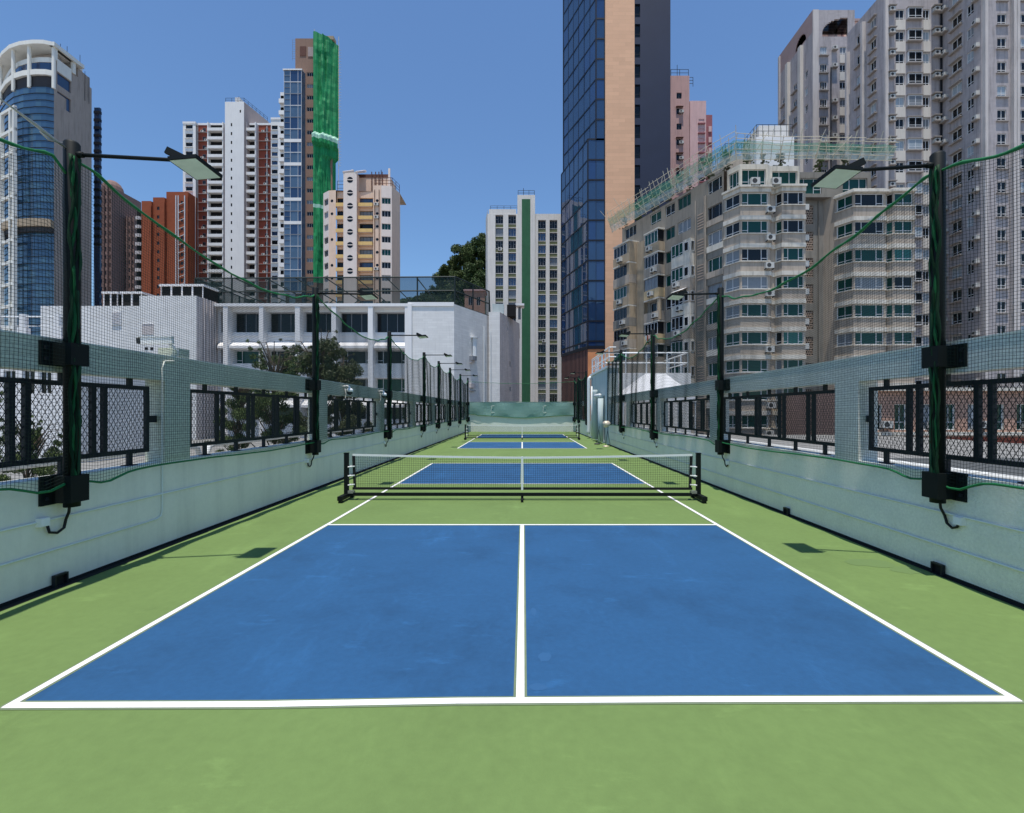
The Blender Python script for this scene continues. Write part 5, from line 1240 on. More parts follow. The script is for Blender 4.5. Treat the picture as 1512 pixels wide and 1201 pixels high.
# ---------------- brick red slab
def brick_slab():
    Y = 150.0; B = Building('brick_tower', 'plain brick orange slab block with curved white balconies at its left edge', 'building', (-115, Y, ZG))
    X = lambda p: wx(p, Y); W_ = MB(); D = MB(); rnd = random.Random(2)
    for a, b, yt, dy in ((209,223,297,0),(223,240,290,.8),(240,272,280,1.6)):
        Fq = Face((X(a),Y+dy),(X(b),Y+dy)); zt = wz(yt,Y); hs = []
        if b != 223: 
            c = .45 if a == 223 else .72
            hs = [(Fq.L*c-.4, Fq.L*c+.4, zt-4-2.75*k, zt-2.9-2.75*k) for k in range(16)]
        holed(W_, Fq, 0, Fq.L, ZG, zt, hs, .3, 'brick_orange')
        for h in hs: B.win(Fq, (h[0]+h[1])/2, h[2], .8, 1.1, 2, d=-.2, glass='glass_dark', frame='frame_grey')
        W_.box(X(a), X(b), Y+dy+.3, Y+12, zt-30, zt-.02, 'brick_orange')
    for p in (255, 258.5, 268): D.tube([(X(p),Y+1.4,0),(X(p),Y+1.4,wz(286,Y))], .16, 5, 'pipe_white')
    for k in range(12): D.tube([(X(258),Y+1.4,wz(300+12*k,Y)),(X(268),Y+1.4,wz(296+12*k,Y))], .1, 4, 'pipe_white')
    Fb = Face((X(197),Y+2.5),(X(209.5),Y+.2)); holed(W_, Fb, 0, Fb.L, ZG, wz(311,Y), [], .3, 'far_grey')
    for k in range(12):
        def mk_(mb): mb.prism(ccw([(1.25*math.cos(t*math.pi/8), -.2-1.3*math.sin(t*math.pi/8)) for t in range(9)]), 0, 1.0, 'school_grey'); mb.prism(ccw([(1.0*math.cos(t*math.pi/8), -.2-.9*math.sin(t*math.pi/8)) for t in range(9)]), 1.0, 2.7, 'void_dark')
        B.add('balcony', ('cb',), mk_, Fb, Fb.L/2, 0, wz(324+12.8*k,Y), (2.5,1))
    B.wall(W_); B.wall(D, 'drain_pipes'); B.finish()
brick_slab()

# ---------------- far brown towers between
def far_towers():
    Y = 185.0
    X = lambda p: wx(p, Y)
    for (a, b, yt, lab, k, dome) in ((141,166,262,'distant brown tower with a rounded ribbed crown', 'far_brown', True), (164,181,312,'distant dull brown tower with a flat top', 'far_brown', False), (180,190,368,'faint pale distant tower between the brown and brick towers', 'far_grey', False)):
        B = Building('distant_tower', lab, 'building', (X((a+b)/2), Y, ZG)); W_ = MB(); Dn = MB(); zt = wz(yt+ (14 if dome else 0),Y); w = X(b)-X(a); yy = Y + (0 if dome else (6 if k == 'far_brown' else 60))
        if k == 'far_grey': s = (Y+60)/Y
        else: s = 1
        xa, xb = X(a)*s, X(b)*s; zt *= s
        F = Face((xa,yy),(xb,yy)); n = 4 if dome else 3; hs = []
        for c in range(n):
            for r in range(22): hs.append((F.L*(c+.28)/n, F.L*(c+.72)/n, zt-3.4-3.1*r, zt-1.6-3.1*r))
        holed(W_, F, 0, F.L, ZG, zt, hs, .4, k)
        for h in hs: B.win(F, (h[0]+h[1])/2, h[2], h[1]-h[0], 1.8, 2, d=-.25, glass='glass_dark', frame='frame_grey')
        W_.box(xa+.1, xb-.02, yy+.5, yy+14, ZG, zt-.05, k)
        Sq = Face((xb,yy),(xb,yy+14)); holed(W_, Sq, 0, 14, ZG, zt, [], .3, k)
        for c in range(n+1): Dn.fbox(F, max(0,F.L*c/n-.25), min(F.L, F.L*c/n+.25), 0, .5, ZG, zt+.4, k)
        if dome:
            nn = 14
            for i in range(4):
                r0, r1 = math.cos(i*.38), math.cos((i+1)*.38); z0, z1 = zt + 4.2*math.sin(i*.38), zt + 4.2*math.sin((i+1)*.38)
                c0 = ((xa+xb)/2, yy+4)
                for j in range(nn):
                    t0, t1 = 2*math.pi*j/nn, 2*math.pi*(j+1)/nn; hw = w/2
                    Dn.face([(c0[0]+hw*r0*math.cos(t0),c0[1]+4*r0*math.sin(t0),z0),(c0[0]+hw*r0*math.cos(t1),c0[1]+4*r0*math.sin(t1),z0),(c0[0]+hw*r1*math.cos(t1),c0[1]+4*r1*math.sin(t1),z1),(c0[0]+hw*r1*math.cos(t0),c0[1]+4*r1*math.sin(t0),z1)], k)
        B.wall(W_); B.wall(Dn, 'ribs_and_crown'); B.finish()
far_towers()

# ---------------- curved blue glass office at the left
def curved_office():
    B = Building('office_building', 'curved blue glass office building with a white colonnaded crown, far left', 'building', (-103, 104, ZG))
    rnd = random.Random(15)
    pts = [(-124,112),(-119.5,108.5),(-115,105.2),(-111,102.6),(-107.5,100.8),(-104.5,99.9),(-101.5,99.5),(-99.4,99.55),(-98.2,100)]
    zt = wz(130, 100); G = MB(); fr = MB(); fh = 1.42; rows = []
    z = zt
    while z > -6: rows.append(z); z -= fh
    for a, b in zip(pts, pts[1:]):
        Fq = Face(a, b); nsub = 2
        for z1, z0 in zip(rows, rows[1:]):
            for q in range(nsub): G.face([Fq.p(Fq.L*q/nsub,0,z0),Fq.p(Fq.L*(q+1)/nsub,0,z0),Fq.p(Fq.L*(q+1)/nsub,0,z1),Fq.p(Fq.L*q/nsub,0,z1)], 'office_glass' if rnd.random() < .7 else 'office_glass_b')
    for i, z in enumerate(rows): poly_band(fr, pts, z-.06, z+.06, 0, .08, 'frame_dark')
    B.wall(G, 'glass_wall'); B.wall(fr, 'glazing_bars')
    # flank
    W_ = MB(); zc = wz(66,100)
    S = Face((-98.2,100),(-98.2,104.6)); S2 = Face((-98.2,104.6),(-98.6,109.2)); zk = wz(88,100)
    holed(W_, S, 0, S.L, ZG, zk, [(.7,3.8,zt+.2-3.2,zt+1.9-2.0),(.7,3.8,zt+1.3,zt+3.8)], .35, 'office_concrete'); holed(W_, S2, 0, S2.L, ZG, wz(112,105), [], .3, 'office_concrete')
    W_.fbox(S, .75, 3.75, -.34, -.28, zt-3, zt+3.8, 'glass_blue'); W_.fbox(S2, 1.0, S2.L-.4, -3, -.1, wz(112,105), wz(98,105), 'office_concrete')
    W_.prism(ccw([tuple(q) for q in offset_poly(pts, -.6)][:-1] + [(-98.4,100.8),(-98.7,109),(-112,118)]), ZG, zt-.4, 'office_concrete', cap=True)
    B.wall(W_)
    # crown
    C = MB(); inn = [(x-.2, y+1.1) for x, y in pts]
    z = zt
    for nm, z0, z1, k, off in (('louvre', zt, zt+2.4, 'louvre_dark', -.3), ('band', zt+2.4, zt+3.5, 'office_white', .15), ('glass', zt+3.5, zt+5.6, 'glass_blue', -.8), ('band2', zt+5.6, zt+6.6, 'office_white', -.7), ('attic', zt+6.6, zt+8.0, 'office_concrete', -2.0)):
        poly_band(C, pts, z0+.01, z1, -3, off, k)
    for i in range(len(pts)*2-1):
        a = Vector(pts[i//2]); p = a if i % 2 == 0 else (a + Vector(pts[min(i//2+1, len(pts)-1)]))/2
        if i in (4, 8, 11, 16) or i < 2: C.tube([(p.x,p.y-.05,zt-.2),(p.x,p.y-.05,zt+8.5)], .33, 8, 'office_white')
    can = offset_poly(pts, .7)
    n = len(can)
    for i in range(n-1):
        a, b = can[i], can[i+1]; za, zb = zt+8.4, zt+8.4
        ia, ib = Vector(pts[i]) + Vector((.2, 5)), Vector(pts[i+1]) + Vector((.2, 5))
        C.face([(a.x,a.y,za),(b.x,b.y,zb),(b.x,b.y,zb+.8),(a.x,a.y,za+.8)], 'office_white')
        C.face([(a.x,a.y,za),(ia.x,ia.y,za),(ib.x,ib.y,zb),(b.x,b.y,zb)], 'office_white'); C.face([(a.x,a.y,za+.8),(b.x,b.y,zb+.8),(ib.x,ib.y,zb+.8),(ia.x,ia.y,za+.8)], 'office_white')
    e0, e1 = can[-1], Vector((-97.5, 106.5))
    C.box(-98.6, -97.5, e0.y+.01, 106.2, zt+8.4, zt+9.2, 'office_white'); C.box(-101,-98.65,e0.y+5.01,107,zt+8.4,zt+9.15,'office_white')
    C.box(-98.4,-97.9,100.0,100.5,zk,zt+8.38,'office_white'); C.box(-98.4,-97.9,103.9,104.6,zk,zt+8.38,'office_white'); C.box(-98.6,-98.1,100.6,103.8,zt+4,zt+6.6,'office_white')
    B.wall(C, 'crown')
    A = MB()
    for y, h in ((101.5,1.2),(103,1.8),(106,2.2),(107.2,1.6),(108.2,1.0)): A.tube([(-98.3,y,zt+(9.2 if y<106.3 else 2)),(-98.3,y,zt+(9.2 if y<106.3 else 7)+h)], .06, 4, 'frame_dark')
    B.wall(A, 'roof_antennas')
    # white frame standing in front of the glass
    Wf = MB(); Ff = Face((-114.2,103.0),(-104.6,98.5)); zf = wz(165,100)
    for u in (Ff.L-.28, Ff.L-2.05, Ff.L-6.2, Ff.L-8.4): Wf.fbox(Ff, u-.28, u+.28, -.2, .35, -5, zf, 'office_white')
    k = 0; z = zf
    while z > -4: Wf.fbox(Ff, 0, Ff.L, -.15, .30, z-.3, z+.3, 'office_white'); z -= 4.55
    B.wall(Wf, 'white_frame')
    Lg = MB(); poly_band(Lg, pts[1:], wz(338,100), wz(327,100), -.5, 1.2, 'old_tan'); poly_band(Lg, pts[1:], wz(345,100), wz(338.2,100), -.5, .8, 'louvre_dark'); B.wall(Lg, 'ledge')
    # dark glass slab at the back corner
    Gs = MB(); Gs.box(-101.9,-100.6,113.5,114.0,ZG,wz(157,113),'glass_blue')
    for k in range(18): Gs.box(-101.95,-100.55,113.4,114.05,wz(166+11.5*k,113),wz(162+11.5*k,113),'mullion')
    B.wall(Gs, 'rear_glass_slab'); B.finish()
curved_office()

# ---------------- school facade
def school():
    Y = 60.0; B = Building('school_building', 'white tiled school building with three rows of wide dark windows and blank right end', 'building', (-25, Y, ZG))
    X = lambda p: wx(p, Y); rnd = random.Random(14)
    W_ = MB(); T = MB()
    F = Face((X(318),Y),(X(605),Y)); o = X(318); u = lambda p: X(p)-o
    piers = [(336.7,343.2),(388.7,395),(441,448),(494,500.6),(547,554),(600.5,607)]
    bays = [(326,336.7)] + [(piers[i][1], piers[i+1][0]) for i in range(5)]
    rows = [(461,491),(517,537),(558.5,579),(600,620)]
    holes = [(u(a), u(b), wz(y1,Y), wz(y0,Y)) for a, b in bays for y0, y1 in rows]
    zt = wz(455,Y)
    holed(W_, F, 0, F.L, ZG, zt, holes, .9, 'school_trim')
    for bi, (a, b) in enumerate(bays):
        for ri, (y0, y1) in enumerate(rows):
            w, h = u(b)-u(a)-.04, wz(y0,Y)-wz(y1,Y)-.04
            if bi == 0: sp = ()
            else: sp = ((.2,.8) if ri else (.33,.66))
            B.win(F, (u(a)+u(b))/2, wz(y1,Y)+.02, w, h, 1, d=-.8, split=sp or None, glass=rnd.choice(['glass_green','glass_dark','glass_dark','glass_curtain' if ri == 2 else 'glass_dark']), frame='frame_grey' if ri == 0 else 'frame_white', fw=.07, transom=.25 if ri else 0)
        for yl in (505,591.5): T.face([F.p(u(a),.02,wz(yl,Y)),F.p(u(b),.02,wz(yl,Y)),F.p(u(b),.75,wz(yl+7,Y)),F.p(u(a),.75,wz(yl+7,Y))], 'school_trim'); B.bx('awning_face', F, u(a)+.01, u(b)-.01, .0, .745, wz(yl+10.5,Y), wz(yl+7.1,Y), 'school_trim')
        for yl in (497,): B.bx('ledge', F, u(a)+.01, u(b)-.01, 0, .08, wz(yl,Y), wz(yl-3,Y), 'school_trim')
    for a, b in piers: B.bx('pier', F, u(a), u(b), 0, 1.0, ZG, zt-.02, 'school_trim')
    T.fbox(F, 0, F.L, 0, 1.05, zt-.01, zt+.35, 'school_trim')
    W1 = Face((X(605),Y-.9),(X(672),Y-.9)); W2 = Face((X(672),Y-.9),(wx(722,66.6),66.6)); W3 = Face((wx(722,66.6),66.0),(wx(738,66.0),66.0)); W4 = Face((wx(738,66),66.0),(wx(767,74.7),74.7))
    for Fq, z in ((W1,zt+.3),(W2,zt+.3),(W3,wz(461,66)),): holed(W_, Fq, 0, Fq.L, ZG, z, [], .3, 'school_white')
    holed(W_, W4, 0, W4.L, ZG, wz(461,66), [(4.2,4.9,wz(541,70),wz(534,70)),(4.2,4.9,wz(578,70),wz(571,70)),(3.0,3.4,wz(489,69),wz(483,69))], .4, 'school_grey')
    V = MB(); V.fbox(W4, 2.8, 5.2, -.45, -.41, wz(585,70), wz(478,70), 'void_dark'); B.wall(V, 'vent_void')
    roof(W_, [(X(318),Y),(X(672),Y-.9),(wx(722,66.6),66.6),(wx(722,66.6),90),(X(318),90)], zt+.28, 'school_grey'); roof(W_, [(wx(722,66.6),66),(wx(738,66),66),(wx(767,74.7),74.7),(wx(767,74.7),90),(wx(722,66.6),90)], wz(461,66)-.02, 'school_grey')
    T.fbox(W1, 0, W1.L, 0, .12, zt+.02, zt+.5, 'school_trim')
    for p in (607.5,): T.fbox(W1, 0, .5, .0, .25, ZG, zt+.3, 'school_trim')
    T.tube([W2.p(W2.L-1.5,.12,-5),W2.p(W2.L-1.5,.12,zt-1.5)],.09,6,'pipe_white'); T.tube([W2.p(W2.L-.3,.3,-5),W2.p(W2.L-.3,.3,zt)],.14,6,'school_grey'); T.tube([W3.p(.3,.15,-5),W3.p(.3,.15,zt-2)],.08,6,'pipe_white')
    # vents and pipes on the angled wall
    c = 3.9
    T.fbox(W2, c-.5, c+.5, 0, .55, wz(533,63), wz(527,63), 'frame_grey'); T.fbox(W2, c-.45, c+.45, .01, .30, wz(536.5,63), wz(533.2,63), 'school_grey'); T.tube([W2.p(c+.2,.4,wz(527,63)),W2.p(c+.2,.4,wz(500,63))],.28,8,'pipe_white'); T.tube([W2.p(c+.2,.4,wz(500,63)),W2.p(c+.2,.4,wz(498.6,63))],.5,10,'pipe_white')
    T.fbox(W2, c-.5, c+.6, 0, .3, wz(573,63), wz(567,63), 'school_grey'); T.fbox(W2, c-.5, c+.6, 0, .3, wz(578,63), wz(576.5,63), 'frame_grey')
    B.wall(W_); B.wall(T, 'roof_edge_and_vents')
    E = MB(); zr = wz(461,66)
    E.box(-4.2,-2.6,67.2,68.4,zr+.02,zr+1.4,'stair_blue'); E.box(-2.2,-.9,69,71,zr+.02,zr+1.7,'void_dark'); E.box(-1.0,.3,70,72,zr+1.8,zr+2.1,'school_trim'); E.box(-.6,-.2,71,71.4,zr,zr+1.79,'frame_grey')
    B.wall(E, 'roof_equipment'); B.finish()
    # cage on the roof
    cg = thing('ball_cage', 'black framed netted ball cage on the school roof', 'fence', (X(450), Y+.5, zt+.35))
    bars = MB(); net = MB(); z0, z1 = zt+.36, wz(410,Y)
    ring = [(X(285),Y+.4),(X(672),Y-.3),(wx(722,66.6),67.0),(wx(722,66.6)-1,84.0),(X(285),84.0)]
    for a, b in zip(ring, ring[1:] + ring[:1]):
        a = Vector(a); b = Vector(b); Ls = (b-a).length; n = max(1, round(Ls/4.5))
        for i in range(n): 
            q = a + (b-a)*i/n; bars.tube([(q.x,q.y,z0),(q.x,q.y,z1)], .10, 5, 'cage_bar')
            if i % 2 == 0 and b.y > 80: q2 = a + (b-a)*(i+1)/n; bars.tube([(q.x,q.y,z1),(q2.x,q2.y,z0)], .08, 4, 'cage_bar')
        for v in (0,.5,1): bars.tube([(a.x,a.y,z0+(z1-z0)*v),(b.x,b.y,z0+(z1-z0)*v)], .09, 5, 'cage_bar')
        net.face([(a.x,a.y,z0),(b.x,b.y,z0),(b.x,b.y,z1),(a.x,a.y,z1)], 'cage_net')
    for i in range(9):
        xa = X(300)+ (X(660)-X(300))*i/8; bars.tube([(xa,Y+.3,z1),(xa,84,z1)], .09, 4, 'cage_bar')
        if i < 8: bars.tube([(xa,Y+12,z0),(xa+4,Y+12,z1)], .09, 4, 'cage_bar')
    bars.build('cage_frame', cg); net.build('cage_netting', cg)
school()

# ---------------- white annex at the left
def annex():
    Y = 56.0; B = Building('annex_block', 'blank white annex block with glazed boxes on its stepped roof', 'building', (-46, Y, ZG)); X = lambda p: wx(p, Y)
    W_ = MB(); F = Face((X(60),Y),(X(206),Y)); F2 = Face((X(206),Y),(X(290),Y)); S = Face((X(290),Y),(X(290),Y+4.1))
    z1, z2 = wz(452,Y), wz(437,Y); u = lambda p: X(p)-X(60)
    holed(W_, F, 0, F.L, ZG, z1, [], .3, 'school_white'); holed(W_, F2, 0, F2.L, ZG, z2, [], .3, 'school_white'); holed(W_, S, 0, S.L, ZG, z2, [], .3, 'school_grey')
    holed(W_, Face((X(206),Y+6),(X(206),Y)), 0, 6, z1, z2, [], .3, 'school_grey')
    roof(W_, [(X(60),Y),(X(206),Y),(X(206),Y+8),(X(60),Y+8)], z1-.02, 'school_grey'); roof(W_, [(X(206),Y),(X(290),Y),(X(290),Y+8),(X(206),Y+8)], z2-.02, 'school_grey')
    B.wall(W_)
    D = MB()
    D.fbox(F, u(166), u(179), 0, .12, wz(480,Y), wz(460,Y), 'school_trim'); 
    for k in range(6): D.fbox(F, u(167), u(178), .121, .16, wz(478-3*k,Y), wz(477-3*k,Y), 'school_grey')
    D.fbox(F2, X(210)-X(206), X(227)-X(206), 0, .06, wz(494,Y), wz(479,Y), 'school_grey'); D.fbox(F2, X(211)-X(206), X(226)-X(206), 0, .1, wz(479,Y), wz(478,Y), 'school_trim')
    for p in (214,222): D.fbox(F2, X(p)-X(206), X(p+4.5)-X(206), 0, .03, wz(517,Y), wz(513,Y), 'void_dark')
    for uu in (1.2,1.7,2.3,2.8,3.2): D.tube([S.p(uu,.12,-5),S.p(uu,.12,z2)], .09, 6, 'school_grey')
    B.wall(D, 'vents_and_pipes')
    for a, b, y0, y1, zb in ((136,157.5,431,452,z1),(164,194,431,452,z1),(223,287,420,438,z2)):
        Fq = Face((X(a),Y+1.5),(X(b),Y+1.5)); M_ = MB(); zt = wz(y0,Y+1.5); n = 2 if b-a < 40 else 4
        M_.fbox(Fq, 0, Fq.L, -3, -.1, zb, zt-.25, 'void_dark'); M_.fbox(Fq, -.15, Fq.L+.15, -3.2, .1, zt-.25, zt, 'school_trim')
        for i in range(n+1): M_.fbox(Fq, max(0,Fq.L*i/n-.09), min(Fq.L,Fq.L*i/n+.09), -.09, 0, zb, zt-.251, 'school_trim')
        B.wall(M_, 'roof_lantern')
    B.finish()
annex()
def terrace_house():
    Y = 30.0; B = Building('terrace_house', 'low white building with a white railed roof terrace at the left', 'building', (-34, Y, -25)); X = lambda p: wx(p, Y)
    W_ = MB(); F = Face((X(-160),Y),(X(97),Y)); zt = wz(502,Y); u = lambda p: X(p)-X(-160)
    hs = [(u(a), u(a+18), wz(582,Y), wz(547,Y)) for a in (-60,-24,5,33,58)]
    holed(W_, F, 0, F.L, -25, zt, hs, .2, 'school_trim'); holed(W_, Face((X(97),Y),(X(97),Y+9)), 0, 9, -25, zt, [], .2, 'school_white'); W_.face([F.p(0,0,zt),F.p(F.L,0,zt),F.p(F.L,-9,zt),F.p(0,-9,zt)], 'school_grey'); B.wall(W_)
    for h in hs: B.win(F, (h[0]+h[1])/2, h[2], h[1]-h[0], h[3]-h[2], 2, d=-.12, transom=.5, glass='glass_dark')
    Rl = MB()
    for p in (-55, -13, 29, 81):
        Rl.prism(ccw([(X(p)-.28,Y+.1),(X(p)+.28,Y+.1),(X(p)+.28,Y+.4),(X(p)-.28,Y+.4)]), zt, zt+.8, 'school_trim'); Rl.prism(ccw([(X(p)-.17,Y+.12),(X(p)+.17,Y+.12),(X(p)+.17,Y+.38),(X(p)-.17,Y+.38)]), zt+.8, zt+1.65, 'school_trim')
    Rl.tube([(X(-160),Y+.25,zt+1.5),(X(97),Y+.25,zt+1.5)], .05, 6, 'pipe_white'); Rl.tube([(X(-160),Y+.25,zt+.9),(X(97),Y+.25,zt+.9)], .025, 5, 'pipe_white'); B.wall(Rl, 'terrace_railing')
    B.finish()
terrace_house()
mb = MB(); mb.box(-75,-6.2,-6,59,-2.2,-1.6,'terrace_floor'); structure(mb, 'terrace_ground')
pipe('ledge_pipe', [(-5.55,-3,1.17),(-5.55,8.0,1.17),(-5.55,8.15,1.14),(-5.55,8.2,1.02),(-5.55,8.3,1.0),(-5.55,8.4,1.02),(-5.55,8.45,1.14),(-5.55,8.6,1.17),(-5.55,38,1.17)], 'white pipe with a dip running outside the left railing', .045, 'pipe_white')
pipe('ledge_pipe', [(5.12,-3,1.05),(5.12,24,1.05)], 'white pipe running outside the right railing', .045, 'pipe_white')
def shelf(x0, x1, nm, lab):
    mb = MB(); mb.box(x0, x1, -4, 40, .70, .80, 'terrace_floor'); return solo(mb, nm, lab, 'ledge', ((x0+x1)/2, 18, .7))
shelf(-5.9, -4.965, 'pipe_ledge', 'concrete ledge outside the left parapet carrying the white pipe')
shelf(4.785, 5.4, 'pipe_ledge', 'concrete ledge outside the right parapet carrying the white pipe')

# ---------------- right hand low buildings
def tile_house():
    Y = 38.0; B = Building('tile_house', 'low pink tiled building seen through the right railing', 'building', (40, Y, ZG)); X = lambda p: wx(p, Y); rnd = random.Random(21)
    W_ = MB(); F = Face((X(1268),Y),(X(1600),Y)); zt = wz(573,Y); u = lambda p: X(p)-X(1268); hs = []
    for r in range(3):
        for k in range(9): hs.append((u(1285+36*k), u(1285+36*k+17), wz(635+58*r,Y), wz(597+58*r,Y)))
    holed(W_, F, 0, F.L, ZG, zt, hs, .25, 'tile_pink', 'old_band'); holed(W_, Face((X(1268),Y+12),(X(1268),Y)), 0, 12, ZG, zt, [], .3, 'tile_pink'); W_.face([F.p(0,0,zt-.05),F.p(F.L,0,zt-.05),F.p(F.L,-11,zt-.05),F.p(0,-11,zt-.05)], 'old_grey'); B.wall(W_)
    L_ = MB(); L_.fbox(F, -.2, F.L, 0, .45, zt-.25, zt, 'old_band')
    for r in range(3): L_.fbox(F, 0, F.L, 0, .2, wz(643+58*r,Y), wz(638+58*r,Y), 'old_band'); L_.fbox(F, 0, F.L, 0, .06, wz(655+58*r,Y), wz(646+58*r,Y), 'brick_red')
    B.wall(L_, 'ledges')
    for h in hs: B.win(F, (h[0]+h[1])/2, h[2], h[1]-h[0], h[3]-h[2], 2, d=-.15, transom=.3, glass=rnd.choice(['glass_dark','glass_green','glass_curtain']))
    for k in range(5): B.ac(F, u(1306+70*k), wz(632,Y), .8, .55, .4)
    B.finish()
tile_house()
def pavilion():
    Y = 40.0; B = Building('water_tank_house', 'white flat roofed block with white pipe railing behind the stair house', 'building', (10.5, Y, ZG)); X = lambda p: wx(p, Y)
    W_ = MB(); zt = wz(551,Y); W_.box(X(893), X(1020), Y, Y+7, ZG, zt, 'school_white'); W_.box(X(925), X(1000), Y+3, Y+6, zt, wz(527,Y), 'old_grey'); B.wall(W_)
    Rl = MB(); pts = [(X(893),Y+6.9),(X(893)+.05,Y+.1),(X(1016),Y+.1),(X(1016),Y+6.9)]; railing_wire(Rl, pts, zt, wz(521,Y)-zt, 'pipe_white', .06, 1.6, 2); B.wall(Rl, 'roof_railing'); B.finish()
    mb = MB(); Yt = 36.0; z0, z1 = wz(587,Yt), wz(551.5,Yt); xa, xb, xc, xd = wx(912,Yt), wx(954,Yt), wx(984,Yt), wx(1018,Yt)
    b = [(xa,Yt-1.6,z0),(xd,Yt-1.6,z0),(xd,Yt+2.4,z0),(xa,Yt+2.4,z0)]; r0, r1 = (xb,Yt+.2,z1), (xc,Yt+.2,z1)
    for f in ([b[0],b[1],r1,r0],[b[1],b[2],r1],[b[2],b[3],r0,r1],[b[3],b[0],r0]): mb.face(f, 'tent_white')
    for i in range(4): p, q = b[i], b[(i+1)%4]; mb.face([(p[0],p[1],z0-.35),(q[0],q[1],z0-.35),q,p], 'tent_white')
    root = thing('canopy_tent', 'white peaked canopy tent roof showing over the right parapet', 'tent', ((xa+xd)/2, Yt, z0-3)); mb.build('canopy', root)
    lg = MB()
    for p in b:
        lg = MB(); lg.tube([(p[0]+(.1 if p[0]<(xa+xd)/2 else -.1),p[1]+(.1 if p[1]<Yt else -.1),z0-3),(p[0]+(.1 if p[0]<(xa+xd)/2 else -.1),p[1]+(.1 if p[1]<Yt else -.1),z0-.05)], .05, 6, 'pipe_white'); lg.build('leg', root)
    mb = MB(); mb.box(5.45, 30, 20, 39.5, -2.2, z0-3.0, 'terrace_floor'); structure(mb, 'terrace_ground')
pavilion()
def pink_house():
    Y = 100.0; B = Building('hillside_house', 'small pink brick house seen through the roof cage netting', 'building', (wx(702,Y), Y, ZG)); X = lambda p: wx(p, Y)
    W_ = MB(); F = Face((X(686),Y),(X(716),Y)); zt = wz(430,Y); hs = [(.8,1.6,zt-3,zt-1.2),(2.5,3.3,zt-3,zt-1.2)]
    holed(W_, F, 0, F.L, ZG, zt, hs, .3, 'tile_pink'); W_.fbox(F, -.2, F.L+.2, -4, .3, zt, zt+.3, 'pink_light'); B.wall(W_)
    for h in hs: B.win(F, (h[0]+h[1])/2, h[2], .8, 1.8, 2, d=-.2)
    B.finish()
pink_house()

# ---------------- hill and trees
HSPOTS = None
spots = [(712,352,188),(700,362,184),(690,372,182),(681,368,192),(672,385,186),(722,372,182),(664,404,190),(655,418,194),(706,392,178),(694,402,176),(680,404,178),(715,410,172),(668,420,180),(700,424,168),(684,426,172),(645,428,196),(655,436,186),(635,438,200),(622,440,205),(640,446,184),(668,442,170),(686,446,162),(704,446,160),(612,446,200),(598,448,205),(652,452,176),(630,454,186),(728,398,174),(734,430,168),(735,378,184)]
rnd = random.Random(33); placed = []
for p, y, Y in spots:
    s = rnd.uniform(.85, 1.2); placed.append((wx(p, Y), Y, wz(y, Y) - 12.0*s, s))
def hill_z(x, y):
    num = den = 0; dm = 1e9
    for a, b, z, s in placed:
        d = math.hypot(x-a, y-b); dm = min(dm, d); q = 1/(d+1.5)**3; num += q*z; den += q
    return ZG + (num/den + .4 - ZG)*math.exp(-(max(0, dm-7)/38)**2) + .6*math.sin(x*.3)*math.sin(y*.27)
mb = MB(); gx = [-190+5*i for i in range(50)]; gy = [125+5*i for i in range(36)]
H = [[(x, y, hill_z(x, y)) for y in gy] for x in gx]
for i in range(len(gx)-1):
    for j in range(len(gy)-1): mb.face([H[i][j], H[i+1][j], H[i+1][j+1], H[i][j+1]], 'hill_soil')
structure(mb, 'hill', True)
def crown_mb(rnd, clumps, n, lw, ll, k, droop=0.0):
    mb = MB()
    for c, r in clumps:
        c = Vector(c); m = int(n*r**2/sum(q**2 for _, q in clumps))
        for _ in range(m):
            d = Vector((rnd.gauss(0,1),rnd.gauss(0,1),rnd.gauss(0,1))).normalized() * r * (rnd.random()**.45); d.z *= .8; p = c + d
            a = Vector((rnd.gauss(0,1),rnd.gauss(0,1),rnd.gauss(0,1)-droop)).normalized(); b = a.orthogonal(); b.rotate(__import__('mathutils').Quaternion(a, rnd.random()*6.28)); s = .6+.8*rnd.random()
            a *= ll*s/2; b *= lw*s/2
            mb.face([p-a, p+b-a*.2, p+a, p-b-a*.2], k)
    return mb
def tree_meshes(seed, h, clumps, n, lw, ll, k, trunk_r, droop=0):
    rnd = random.Random(seed); cm = crown_mb(rnd, clumps, n, lw, ll, k, droop); tm = MB(); top = max(c[2] for c, r in clumps)
    tm.tube([(0,0,-.3),(.02*h,0,h*.25),(-.01*h,.01*h,h*.55),(0,0,top)], [trunk_r,trunk_r*.8,trunk_r*.55,trunk_r*.15], 8, 'bark')
    for c, r in clumps: tm.tube([(0,0,max(h*.2,c[2]-h*.22)),(c[0]*.5,c[1]*.5,c[2]-r*.4),(c[0],c[1],c[2])], [trunk_r*.4,trunk_r*.25,trunk_r*.08], 5, 'bark')
    return cm, tm
def put_tree(name, cm_me, tm_me, loc, rz, sc, label, group):
    o = thing(name, label, 'tree', loc, group); o.rotation_euler = (0,0,rz); o.scale = (sc,)*3
    for nm, me in (('crown', cm_me), ('trunk', tm_me)): c = bpy.data.objects.new(nm, me); COL.objects.link(c); c.parent = o
    return o
kinds = []
rnd = random.Random(33)
for s in range(4):
    cl = [((rnd.uniform(-3.2,3.2), rnd.uniform(-3.2,3.2), rnd.uniform(6,12.8)), rnd.uniform(.9,2.3)) for _ in range(20)]
    cm, tm = tree_meshes(40+s, 11, cl, 8000, .22, .55, ['leaf_mid','leaf_dark','leaf_mid','leaf_dark'][s], .4); kinds.append((cm.mesh('crown'), tm.mesh('trunk')))
